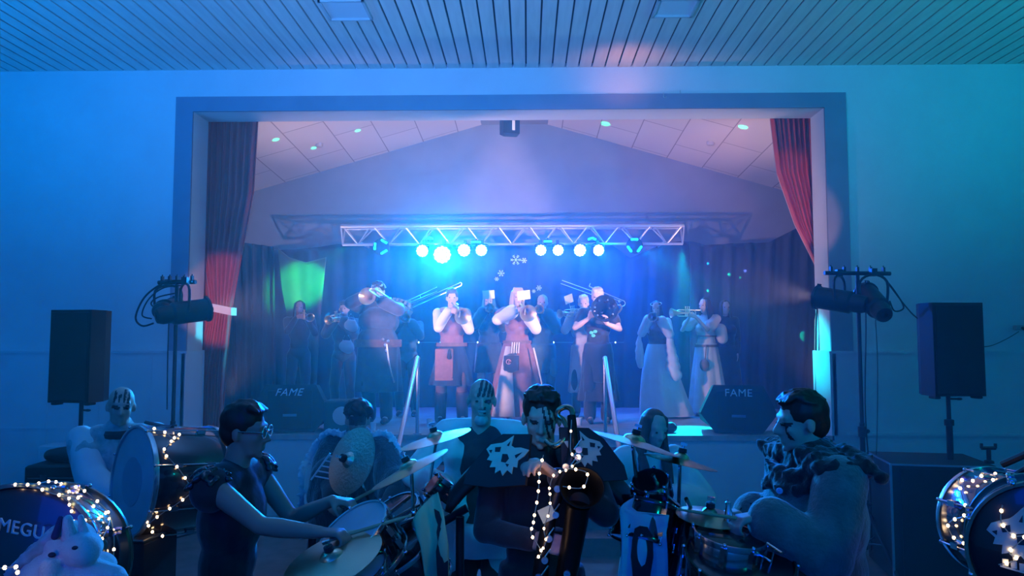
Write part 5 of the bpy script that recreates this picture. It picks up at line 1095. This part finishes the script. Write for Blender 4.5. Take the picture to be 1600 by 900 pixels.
# --- drummer B, profile to the right
s = Person(foot(362, 3.35, 0), 82, 1.80, 'dark drummer in a sleeveless studded top, profile to the right, playing the left kit', head=(6, 0, 0), lean=(.08, 0))
s.set_arm('R', s.L(P(500, 832, 3.05)), (-.2, .3, -1), (-.1, -1, .05), (0, 0, -1), .9); s.set_arm('L', s.L(P(520, 782, 3.45)), (.3, .2, -1), (-.2, -1, .0), (0, 0, -1), .9)
s.body(mat('skin_tan', (.40, .26, .20), .55), .0085); s.hair('short', h_dark, 22); s.top(m_dark, .022, None, name='sleeveless_top', fold=(.006, 30, .6), extra=lambda mb: [mb.cone(s.sh[x], s.sh[x] + V((0, 0, -.03)), .078, .085) for x in 'RL']); s.trousers(m_dark); s.shoes(m_boot)
rg = random.Random(8)
for sd in 'RL':
    mb = MB()
    for i in range(46):
        a, b_ = rg.uniform(0, TAU), rg.uniform(0, 1.3); c_ = s.sh[sd] + V((math.cos(a) * math.cos(b_) * .09, math.sin(a) * math.cos(b_) * .085, math.sin(b_) * .085 - .01)); mb.cone(c_, c_ + (c_ - s.sh[sd]) * .22 + V((0, 0, -.01)), .016, .006)
    remesh(mb, 'shoulder_fringe', mat('glossy_feather', (.03, .04, .05), .25, .2, coat=.4), s.root, .007, 1)
mb = MB(); q = s.headq
for sg in (-1, 1): mb.sweep(arc(q(sg * .034, -.098, .008), .026, 0, 360, 14, s.HM @ V((1, 0, 0)), s.HM @ V((0, 0, 1)))[:-1], .003, 6, closed=True); mb.sweep([q(sg * .060, -.096, .010), q(sg * .078, .0, .008)], .003, 6)
mb.sweep([q(-.01, -.102, .012), q(.01, -.102, .012)], .003, 6); mb.build('glasses', m_chrome, s.root)
def stick(a, b_, lab): mb = MB(); mb.sweep([V(a), V(a).lerp(V(b_), .8), V(b_)], [.008, .007, .004], 8); mb.ell(V(b_), .007); tag(mb.build('drumstick', mat('drumstick_wood', (.5, .36, .2), .5)), lab, 'drumstick')
hr, hl = s.W(s.arm['R'][2]), s.W(s.arm['L'][2]); stick(hr + V((.04, .0, -.03)), hr + V((.36, .04, .06)), 'drumstick in the lower hand of the left drummer'); stick(hl + V((.04, 0, -.03)), hl + V((.34, .1, .12)), 'drumstick in the raised hand of the left drummer')
# --- C: furry cape
s = Person(foot(562, 4.75, 0), -10, 1.68, 'person in a dark cape edged with pale fur behind the large upright cymbal', head=(20, 0, 0))
s.set_arm('R', s.L(P(520, 790, 4.3)), (-1, 0, -1), (.3, -.8, -.2), (.6, 0, -.4), .8); s.set_arm('L', s.L(P(600, 800, 4.35)), (1, 0, -1), (-.3, -.8, -.2), (-.6, 0, -.4), .8)
s.body(mat('skin_tan', (.40, .26, .20), .55), .010, paint=lambda q: abs(q.z - .01) < .03 and q.y < -.04); s.hair('curly', h_dark, 23, vox=.009); s.top(m_dark, .02, 'long', sl_inf=.02, name='tunic'); s.trousers(m_dark); s.shoes(m_boot)
mb = MB(); s.add(mb, s.torso, .055)
for sd in 'RL': mb.cone(s.sh[sd], s.arm[sd][1] + V((0, .02, -.1)), .10, .13); mb.cone(s.arm[sd][1] + V((0, .04, 0)), s.arm[sd][1] + V((0, .08, -.45)), .13, .15)
remesh(mb, 'fur_cape', mat('dark_fur', (.05, .06, .08), .9, var=.6, scale=20, bump=.8, sheen=.7, stretch=(3, 3, .6)), s.root, .012, 1, (.010, 60, .5))
rg = random.Random(11); mb = MB()
for sd, sg in (('R', -1), ('L', 1)):
    path = spline([s.neck + V((sg * .07, -.05, .06)), s.sh[sd] + V((sg * .02, -.03, .105)), s.sh[sd] + V((sg * .12, -.03, -.02)), s.arm[sd][1] + V((sg * .15, -.03, .02)), s.arm[sd][1] + V((sg * .15, .0, -.35))], 16)
    for p in path:
        for _ in range(2): d_ = V((rg.uniform(-.3, 1) * sg, rg.uniform(-1, .3), rg.uniform(-.2, 1))).normalized(); mb.cone(p, p + d_ * .035, .014, .005)
remesh(mb, 'fur_edge', mat('pale_fur', (.62, .66, .7), .95, sheen=.6), s.root, .007, 1)
mb = MB()
a0, b0_ = s.L(P(498, 712, 4.35)), s.L(P(530, 757, 4.3))
for i in range(5):
    u = i / 4; p = s.L(P(514 - 22 * u, 712 + 32 * u, 4.35)); mb.sweep([p, s.L(P(562 - 6 * u, 721 + 35 * u, 4.33))], .005, 6)
mb.sweep([s.L(P(516, 708, 4.35)), s.L(P(486, 750, 4.35))], .006, 6); mb.build('rib_bars', mat('bar_white', (.7, .75, .8), .4), s.root)
# --- D: bald man in a pale open robe
s = Person(foot(752, 4.45, 0), -6, 1.85, 'tall bald person with black stripes on the scalp, in a pale open robe', head=(12, 4, 3), wide=1.1)
s.set_arm('R', s.L(P(697, 765, 4.25)), (-1, .2, -.3), (.2, -.5, -1), (.5, 0, 0), .6); s.set_arm('L', s.L(P(806, 775, 4.2)), (1, .3, -.5), (-.3, -.7, -.7), (-.4, 0, -.2), .5)
s.body(m_skin, .007, paint=lambda q: q.y < .05 and q.z > .03 and any(abs(q.x - x - .25 * (q.z - .08)) < .008 for x in (-.012, .014, .040, .062)) or (q.z < -.02 and q.z > -.06 and q.y < -.07 and q.x > .005 and q.x < .02) or ((q.x - .031) ** 2 / .022 ** 2 + (q.z - .006) ** 2 / .013 ** 2 < 1 and q.y < -.05))
mb = MB(); q = s.headq; mb.ell(q(0, -.062, -.100), (.042, .036, .035), s.HM); mb.ell(q(0, -.09, -.047), (.03, .012, .009), s.HM); remesh(mb, 'beard', h_grey, s.root, .006, 2, (.002, 160, 1))
s.trousers(m_dark); s.shoes(m_boot); s.top(m_dark, .008, None, name='shirt', neck=False)
m_robe = mat('robe_pale', (.78, .80, .80), .8, var=.05, scale=6, bump=.15)
mb = MB()
for sd, sg in (('R', -1), ('L', 1)):
    S, E, W_ = s.arm[sd]
    mb.cone(s.neck + V((sg * .075, .02, .01)), S + V((0, 0, .01)), .058, .085); mb.cone(S, E, .082, .078); mb.cone(E, E.lerp(W_, .85), .078, .085)
    for i, (x, z, r_) in enumerate(((.125, 1.40, .082), (.135, 1.25, .09), (.125, 1.10, .095), (.125, .95, .105))):
        mb.cone((sg * x, -.03, z), (sg * (x + .005), -.03, z - .16), r_, r_ * 1.02)
    for z in (1.40, 1.25, 1.10, .95, .85): mb.ell((sg * .15, -.075, z), (.062, .07, .11))
mb.cone((-.12, .06, 1.45), (.12, .06, 1.45), .09, .09); mb.cone((0, .07, 1.35), (0, .08, .9), .14, .16)
s_r = remesh(mb, 'open_robe', m_robe, s.root, .011, 5, (.007, 30, .35))
# lower robe hanging to the knee
s.skirt(m_robe, 1.02, .84, (.245, .18), 7, .05, name='robe_hem', r0=(.235, .175), ph=1)
# --- E: saxophone player, dark pads with wolf heads
s = Person(foot(845, 3.35, 0), -6, 1.87, 'dark-haired person in black playing a saxophone strung with warm lights, centre front', head=(4, 10, 2), wide=1.05)
mo = s.mouth; s.set_arm('L', s.L(P(866, 742, 3.02)), (1, .1, -.9), (-.6, -.5, .6), (-.7, -.5, 0), .9); s.set_arm('R', s.L(P(836, 845, 3.05)), (-1, .1, -.9), (.6, -.6, .1), (.7, -.4, 0), .9)
s.body(m_skin, .0062, paint=lambda q: q.y < -.03 and ((abs(q.x) - .031) ** 2 / .018 ** 2 + (q.z - .006) ** 2 / .009 ** 2 < 1 or (-.07 < q.z < .085 and any(abs(q.x - x + .25 * q.z) < .0045 for x in (.02, .042, .06))))); s.hair('short', h_dark, 24, vox=.007)
s.top(m_dark, .018, 'long', sl_inf=.012, name='jacket', hem=.75, flare=.03, fold=(.006, 30, .6)); s.trousers(m_dark); s.shoes(m_boot)
padm = mat('pad_black', (.015, .015, .022), .6)
for sd, sg in (('R', -1), ('L', 1)):
    S = s.sh[sd]; mb = MB()
    n = 12; vs = []
    for i in range(n + 1):
        u = i / n
        for j in range(9):
            v = j / 8 - .5; x = sg * (.02 + .30 * u); vs.append(V((S.x * .25 + x + sg * .03, S.y - .02 + v * (.30 - .10 * u), S.z + .085 - .18 * u * u - .10 * abs(v) ** 1.5 * 2 - .03 * u)))
    mb.raw(vs, [(i * 9 + j, i * 9 + j + 1, (i + 1) * 9 + j + 1, (i + 1) * 9 + j) for i in range(n) for j in range(8)]); o = mb.build('shoulder_pad', padm, s.root); md = o.modifiers.new('t', 'SOLIDIFY'); md.thickness = .03; md.offset = 0
    # front flap carrying the emblem
    mb = MB(); c_ = s.L(P(790, 716, 3.02) if sg < 0 else P(914, 706, 3.05)); rt = frame((sg * .25, -1, .35))
    mb.slab([(sg * x, z) for x, z in ((-.10, -.10), (.05, -.12), (.165, -.115), (.155, -.06), (.08, .05), (.02, .095), (-.10, .10))][::sg], -.012, .012, rot=rt @ Matrix.Rotation(R(90), 3, 'X'), c=c_); o = mb.build('emblem_flap', padm, s.root, smooth=False)
    emblem(s.root, c_ + rt @ V((0, -.014, 0)), rt if sg < 0 else rt @ Matrix.Scale(-1, 3, (1, 0, 0)), .17 if sg < 0 else .15, m_emb, padm, tilt=-.3 if sg < 0 else -.2)
mb = MB(); mb.cone(s.neck + V((0, -.03, .02)), s.neck + V((0, -.05, -.06)), .07, .10); mb.build('high_collar', padm, s.root)
# the saxophone
mw = s.W(mo); t = empty('saxophone', mw, 0, 'dark baritone saxophone held by the centre front player, upturned bell', 'saxophone'); X = lambda px, py, Y: P(px, py, Y) - mw
m_sax = mat('sax_dark_lacquer', (.03, .028, .03), .35, .8)
mb = MB(); mb.sweep([V((0, 0, 0)), X(856, 690, 3.12)], [.009, .013], 10); mb.build('mouthpiece', mat('mouthpiece_green', (.25, .5, .42), .3), t)
mb = MB(); mb.sweep(spline([X(855, 689, 3.12), X(866, 697, 3.05), X(878, 690, 3.05), X(889, 672, 3.08)], 6), .014, 10)
mb.sweep(spline([X(889, 672, 3.08), X(880, 656, 3.12), X(872, 650, 3.13), X(873, 641, 3.13), X(884, 636, 3.12), X(893, 640, 3.1), X(895, 655, 3.08), X(896, 700, 3.04)], 6), .012, 10); mb.build('neck', mat('sax_lacquer', (.55, .45, .3), .22, 1), t)
mb = MB(); pth = [X(893, 650, 3.08), X(896, 700, 3.02), X(890, 726, 3.0), X(862, 800, 2.98), X(848, 870, 2.98), X(845, 915, 2.98), X(862, 935, 2.98), X(880, 915, 2.98), X(892, 860, 2.96), X(904, 790, 2.93)]
sp_ = spline(pth, 8); mb.sweep(sp_, [.018 + .03 * i / len(sp_) for i in range(len(sp_))], 16); mb.build('body_tube', m_sax, t)
c_ = X(906, 780, 2.93); ax = (X(909, 752, 2.88) - c_).normalized() + V((0, -.55, 0)); fr_ = frame(ax, (0, -.3, 1)) @ Matrix.Rotation(R(90), 3, 'X')
mb = MB(); mb.lathe([(.045, -.02), (.05, .03), (.062, .07), (.085, .10), (.087, .102), (.082, .102), (.06, .07), (.045, .02), (.04, -.02)], c=c_, rot=fr_, n=36); mb.build('bell', m_sax, t)
rg = random.Random(2)
for i in range(14):
    u = .12 + i * .055; p = sp_[int(u * (len(sp_) - 1))]; mb = MB(); mb.lathe([(.001, .008), (.013, .008), (.014, 0)], c=p + V((rg.uniform(-.02, .02), -.045, 0)), rot=Matrix.Rotation(R(90), 3, 'X'), n=14); mb.sweep([p + V((0, -.04, 0)), p + V((.03, -.035, .04))], .003, 5); mb.build('key', m_silver, t)
lights('string_lights', [P(849, 711, 2.9), P(843, 738, 2.9), P(842, 756, 2.9), P(840, 778, 2.9), P(835, 805, 2.9), P(833, 820, 2.9), P(830, 835, 2.9), P(846, 862, 2.9), P(838, 872, 2.9)], 11, 'warm lights running down the left side of the saxophone', .0052, group='lights on the saxophone')
lights('string_lights', [P(893, 656, 2.98), P(892, 706, 2.94), P(905, 716, 2.93), P(890, 732, 2.9), P(879, 736, 2.88), P(866, 741, 2.88), P(858, 765, 2.9), P(860, 776, 2.9), P(858, 800, 2.9), P(850, 825, 2.9), P(853, 846, 2.9), P(846, 861, 2.9)], 14, 'warm lights winding down the neck and middle of the saxophone', .0044, group='lights on the saxophone')
lights('string_lights', [P(890, 732, 2.84), P(917, 739, 2.84), P(910, 762, 2.84), P(879, 760, 2.84)], 4, 'warm lights looped over the bell of the saxophone', .0052, group='lights on the saxophone')
# note card on the saxophone
mb = MB(); q = P(855, 803, 2.93); mb.box(q, (.06, .004, .055), rot=Matrix.Rotation(R(-25), 3, 'Y')); tag(mb.build('note_card', mat('card_teal', (.35, .5, .5), .6), smooth=False), 'small tilted card hanging on the saxophone between the lights', 'card')
# --- F: girl with long hair in a pale robe
s = Person(foot(1014, 4.55, 0), 6, 1.66, 'long-haired person in a pale robe with a dark stole, behind the right kit cymbals', fem=True, head=(14, 12, 4))
s.set_arm('R', s.L(P(985, 792, 4.4)), (-1, .2, -.5), (.3, -.6, -.9), (.5, 0, 0), .6); s.set_arm('L', s.L(P(1050, 790, 4.35)), (1, .2, -.5), (-.3, -.6, -.9), (-.5, 0, 0), .6)
s.body(m_skin2, .0085); s.hair('long', h_brown, 25, vox=.007); s.top(m_robe, .02, 'long', bell=.05, sl_inf=.035, name='robe_top', fold=(.008, 30, .3)); s.skirt(m_robe, 1.05, .1, (.27, .2), 8, .08, name='robe_skirt'); s.shoes(m_boot)
mb = MB()
for sg in (-1, 1): mb.sweep(spline([s.neck + V((sg * .03, .06, .03)), s.neck + V((sg * .075, -.02, .03)), V((sg * .065, -.135, 1.30)), V((sg * .06, -.165, 1.1)), V((sg * .06, -.15, .85))], 8), .032, 8, flat=.4)
mb.build('stole', m_dark, s.root)
# --- kit on the right
cymbal(P(990, 693, 3.2), (.28, .06, 1), .205, 'wide cymbal tilted down to the right, in front of the long-haired person', (P(1005, 800, 3.25).x, 3.3, 1.3))
cymbal(P(1063, 722, 3.25), (.22, .05, 1), .158, 'smaller cymbal right of the wide one, before the stage front', (P(1062, 800, 3.3).x, 3.35, 1.25))
cymbal(P(1108, 808, 3.1), (.10, -.10, 1), .135, 'low flat hi-hat cymbal beside the right drummer', (P(1128, 830, 3.1).x, 3.12, .9))
drum('tom_drum', P(1016, 752, 3.2), (-.2, -.45, .85), .075, .12, 'small black tom high on the right kit, under the wide cymbal', 'tom drum', m_shell, m_hdb, nl=6, hoopw=.012)
drum('tom_drum', P(1012, 790, 3.25), (.25, .35, .9), .13, .15, 'black tom above the white cloth on the right kit', 'tom drum', m_shell, m_hdb, nl=6, hoopw=.012, hoopm=m_shell)
drum('floor_tom', P(1084, 812, 3.35), (.3, .3, .9), .14, .36, 'deep black floor tom left of the chrome snare', 'tom drum', m_shell, m_hdb, nl=6, hoopw=.014, hoopm=m_shell)
drum('snare_drum', P(1140, 838, 2.95), (.12, -.12, 1), .135, .08, 'chrome snare drum beside the right drummer', 'snare drum', m_hoop, m_hdb, nl=8, hoopw=.016)
drum('tom_drum', P(1156, 872, 2.9), (.05, -.3, 1), .20, .2, 'wide dark green drum at the bottom edge before the right drummer', 'tom drum', m_green, m_hdb, nl=8, hoopw=.014, hoopm=m_green)
t = empty('drum_rack', (P(1090, 850, 3.4).x, 3.45, 0), 0, 'dark rack frame carrying the drums of the right kit', 'drum rack')
for (p0, p1) in (((-.32, 0, 0), (-.32, 0, 1.2)), ((.30, 0, 0), (.30, 0, 1.1)), ((-.34, 0, 1.12), (.32, 0, 1.0)), ((-.32, .3, .05), (.30, .3, .05)), ((-.32, 0, .05), (-.32, .3, .05)), ((.30, 0, .05), (.30, .3, .05))):
    mb = MB(); mb.sweep([p0, p1], .02, 10); mb.build('rack_tube', m_blk, t)
for a, b_, lab in (((1072, 779), (1083, 802), 0), ((1034, 770), (1060, 790), 0), ((1020, 742), (1034, 770), 0)):
    mb = MB(); mb.sweep([P(*a, 3.15), P(*b_, 3.2)], .009, 8); o = mb.build('mounting_rod', m_rod, t); o.location = -t.location
q = P(1138, 800, 3.05); t = empty('hihat_clutch', (q.x, 3.05, 0), 0, 'thin upright chrome rod above the snare', 'rod'); z0 = q.z
mb = MB(); mb.sweep([(0, 0, .3), (0, 0, z0 + .05)], .005, 8); mb.build('rod', m_rod, t); mb = MB(); mb.lathe([(.012, -.05), (.02, -.045), (.016, .0), (.010, .02), (.012, .04), (.001, .045)], c=(0, 0, z0), n=14); mb.build('clutch', m_rod, t)
for a, b_, lab in (((1180, 862), (1205, 878), 'short bright chrome rod lower left of the pair beside the right drummer'), ((1199, 849), (1222, 864), 'short bright chrome rod upper right of the pair beside the right drummer')):
    mb = MB(); mb.sweep([P(*a, 2.88), P(*b_, 2.82)], .005, 8); m_ = P((a[0] + b_[0]) / 2, (a[1] + b_[1]) / 2, 2.85); mb.sweep([m_, m_ + V((-.02, .03, -.12))], .004, 6); tag(mb.build('chrome_rod', m_rod), lab, 'rod')
banner('kit_banner', [(968, 792), (992, 778), (988, 796), (1028, 812), (1046, 800), (1040, 830), (1044, 915), (968, 915), (970, 840)], 3.1, 'white cloth banner with a large black print, hanging left of the right kit', mat('banner_white', (.74, .76, .78), .8, var=.05),
       [[(992, 826), (1000, 822), (1012, 824), (1020, 838), (1021, 870), (1014, 912), (990, 912), (986, 870), (988, 845)]], mat('banner_print', (.02, .02, .03), .8), 2, .010)
# --- G: right drummer, profile to the left
s = Person(foot(1272, 3.25, 0), -84, 1.86, 'drummer in a grey fleece coat with dark fur collar, profile to the left', head=(-4, 2, 0), lean=(.06, 0), wide=1.25)
s.set_arm('R', s.L(P(1168, 800, 3.4)), (-.3, .3, -1), (-.1, -1, -.1), (0, 0, -1), .9); s.set_arm('L', s.L(P(1190, 806, 3.0)), (.5, .3, -1), (.1, -1, -.1), (0, 0, -1), .9)
s.body(m_skin, .0082, paint=lambda q: q.y < -.05 and ((abs(q.x) - .032) ** 2 / .018 ** 2 + (q.z - .004) ** 2 / .010 ** 2 < 1 or (abs(abs(q.x) - .04) < .004 and -.06 < q.z < .0))); s.hair('short', h_dark, 26, vox=.007)
s.top(mat('grey_fleece', (.17, .21, .19), .95, var=.35, scale=12, bump=.7, bscale=60, sheen=.6), .055, 'long', sl_inf=.05, bell=.02, name='fleece_coat', hem=.6, flare=.08, fold=(.012, 24, .5), cut=.8); s.trousers(m_dark); s.shoes(m_boot)
rg = random.Random(5); mb = MB()
for i in range(330):
    a, b_ = rg.uniform(0, TAU), rg.uniform(-.5, 1); R0 = .15 + .05 * max(0, -b_); p = s.neck + V((math.cos(a) * R0 * 1.25, math.sin(a) * R0 * 1.05 + .0, b_ * .05 - .02 - (.05 if math.sin(a) < -.3 else 0))); mb.cone(p, p + V((math.cos(a) * .03, math.sin(a) * .03, rg.uniform(-.03, .03))), .026, .008)
for sd in 'RL':
    for i in range(150): p = s.neck.lerp(s.sh[sd], rg.uniform(.3, 1.15)) + V((rg.uniform(-.06, .06), rg.uniform(-.10, .12), rg.uniform(.04, .08))); mb.cone(p, p + V((rg.uniform(-.03, .03), rg.uniform(-.03, .03), .03)), .032, .008)
mb.cone(s.neck, s.neck + V((0, .0, -.12)), .12, .15); remesh(mb, 'fur_collar', mat('black_fur', (.025, .03, .035), .9, var=.5, scale=30, bump=.8, sheen=.5), s.root, .010, 1, (.004, 90, 1))
for sd in 'RL':
    mb = MB(); W_ = s.arm[sd][2]; mb.ell(W_ + V((0, .03, 0)), .052); 
    for i in range(20): d_ = V((rg.uniform(-1, 1), rg.uniform(-.6, .6), rg.uniform(-1, 1))).normalized(); mb.cone(W_ + V((0, .03, 0)) + d_ * .03, W_ + V((0, .03, 0)) + d_ * .07, .02, .01)
    remesh(mb, 'fur_cuff', MATS['black_fur'], s.root, .008, 1)
mb = MB(); c_ = s.L(P(1218, 767, 2.99)); mb.lathe([(.001, .006), (.010, .006), (.013, 0)], c=c_, rot=frame(s.MI.to_3x3() @ V((-.4, -1, 0))) @ Matrix.Rotation(R(90), 3, 'X'), n=18); mb.build('badge', mat('badge_blue', (.35, .45, .8), .3), s.root)
hr, hl = s.W(s.arm['R'][2]), s.W(s.arm['L'][2]); stick(hr + V((.03, 0, -.03)), hr + V((-.33, .02, .02)), 'drumstick in the far hand of the right drummer'); stick(hl + V((.03, 0, -.03)), hl + V((-.33, -.03, .03)), 'drumstick in the near hand of the right drummer')
# far black fur ball seen before his chest
q = P(1213, 700, 3.75); mb = MB()
for i in range(60): d_ = V((rg.uniform(-1, 1), rg.uniform(-1, 1), rg.uniform(-1, 1))).normalized(); mb.ell(q + V((d_.x * .055, d_.y * .05, d_.z * .04)), .02)
mb.ell(q, (.06, .05, .045)); mb.sweep([q, V((q.x, q.y, .02))], .012, 8); mb.lathe([(.001, .02), (.12, .015), (.13, 0)], c=(q.x, q.y, 0), n=20)
tag(mb.build('fur_topped_pole', MATS['black_fur']), 'dark furry ball at chin height just left of the right drummer', 'fur ball')
# --- bass drums at the right edge
d1, r1 = drum('bass_drum', P(1632, 838, 2.75), (.02, -1, .06), .205, .30, 'black bass drum with blue-lit chrome hoop, behind the emblem drum at the right edge', 'bass drum', mat('drum_shell_gloss', (.02, .03, .05), .12, .3, coat=1), m_hdb, bass=True, nl=8)
c2 = P(1640, 868, 2.35); d2, r2 = drum('bass_drum', c2, (-.50, -.87, .04), .215, .22, 'black bass drum with a pale wolf head emblem, bottom right corner', 'bass drum', m_shell, m_hdb, bass=True, nl=8, hoopm=mat('hoop_olive', (.16, .18, .12), .3, .5))
fr_ = frame((-.50, -.87, .04)); emblem(d2, fr_ @ V((-.075, -.014, .045)), fr_, .175, m_emb, m_hdb, tilt=-.12)
mb = MB()
for i in range(5): mb.box(fr_ @ V((-.115 + i * .022, -.014, -.035 - i * .004)), (.016, .004, .022), rot=fr_)
mb.box(fr_ @ V((-.07, -.014, -.058)), (.12, .004, .005), rot=fr_ @ Matrix.Rotation(R(10), 3, 'Y')); mb.build('small_lettering', m_emb, d2, smooth=False)
lights('string_lights', [on(d1, 1500, 752, 2.78), on(d1, 1520, 756, 2.7), on(d1, 1536, 748, 2.6), on(d1, 1560, 746, 2.55), on(d1, 1549, 760, 2.55)], 5, 'warm lights over the top of the chrome-hooped drum at the right edge', .0055, group='lights on the right drums')
lights('string_lights', [on(d1, 1500, 752, 2.76), on(d1, 1508, 779, 2.72), on(d1, 1514, 796, 2.7), on(d1, 1510, 808, 2.7), on(d1, 1496, 812, 2.7), on(d1, 1486, 820, 2.7), on(d1, 1493, 837, 2.68), on(d1, 1507, 846, 2.66), on(d1, 1517, 852, 2.62), on(d1, 1523, 868, 2.6)], 8, 'warm lights hanging down the left side of the chrome-hooped drum', .0055, group='lights on the right drums')
lights('string_lights', [on(d2, 1566, 788, 2.26), on(d2, 1564, 813, 2.25), on(d2, 1580, 835, 2.24), on(d2, 1600, 838, 2.24), on(d2, 1577, 861, 2.24), on(d2, 1589, 873, 2.24), on(d2, 1560, 881, 2.24)], 7, 'warm lights hanging across the emblem drum at the right edge', .005, group='lights on the right drums')
for c_, lab in ((P(1632, 838, 2.75) + V((0, .15, -.215)), 'black stand under the chrome-hooped drum at the right edge'), (c2 + V((.06, .12, -.225)), 'black stand under the emblem drum in the bottom right corner')):
    t = empty('drum_stand', (c_.x, c_.y, 0), 0, lab, 'drum stand')
    for k in range(3): mb = MB(); a = k * TAU / 3 + .4; mb.sweep([(.06 * math.cos(a), .06 * math.sin(a), c_.z), (.26 * math.cos(a), .26 * math.sin(a), .01)], .014, 8); mb.build('leg', m_blk, t)
# dark poles crossing at the right edge
for (a, b_, lab) in (((1566, 726), (1625, 700), 'upper dark pole slanting in from the right edge above the drums'), ((1570, 752), (1625, 722), 'lower dark pole slanting in from the right edge above the drums')):
    mb = MB(); mb.sweep([P(*a, 3.0), P(*b_, 2.9)], .014, 8); q = P(*b_, 2.9); mb.sweep([q, V((q.x + .05, q.y, .02))], .014, 8); tag(mb.build('slanting_pole', m_blk), lab, 'pole')
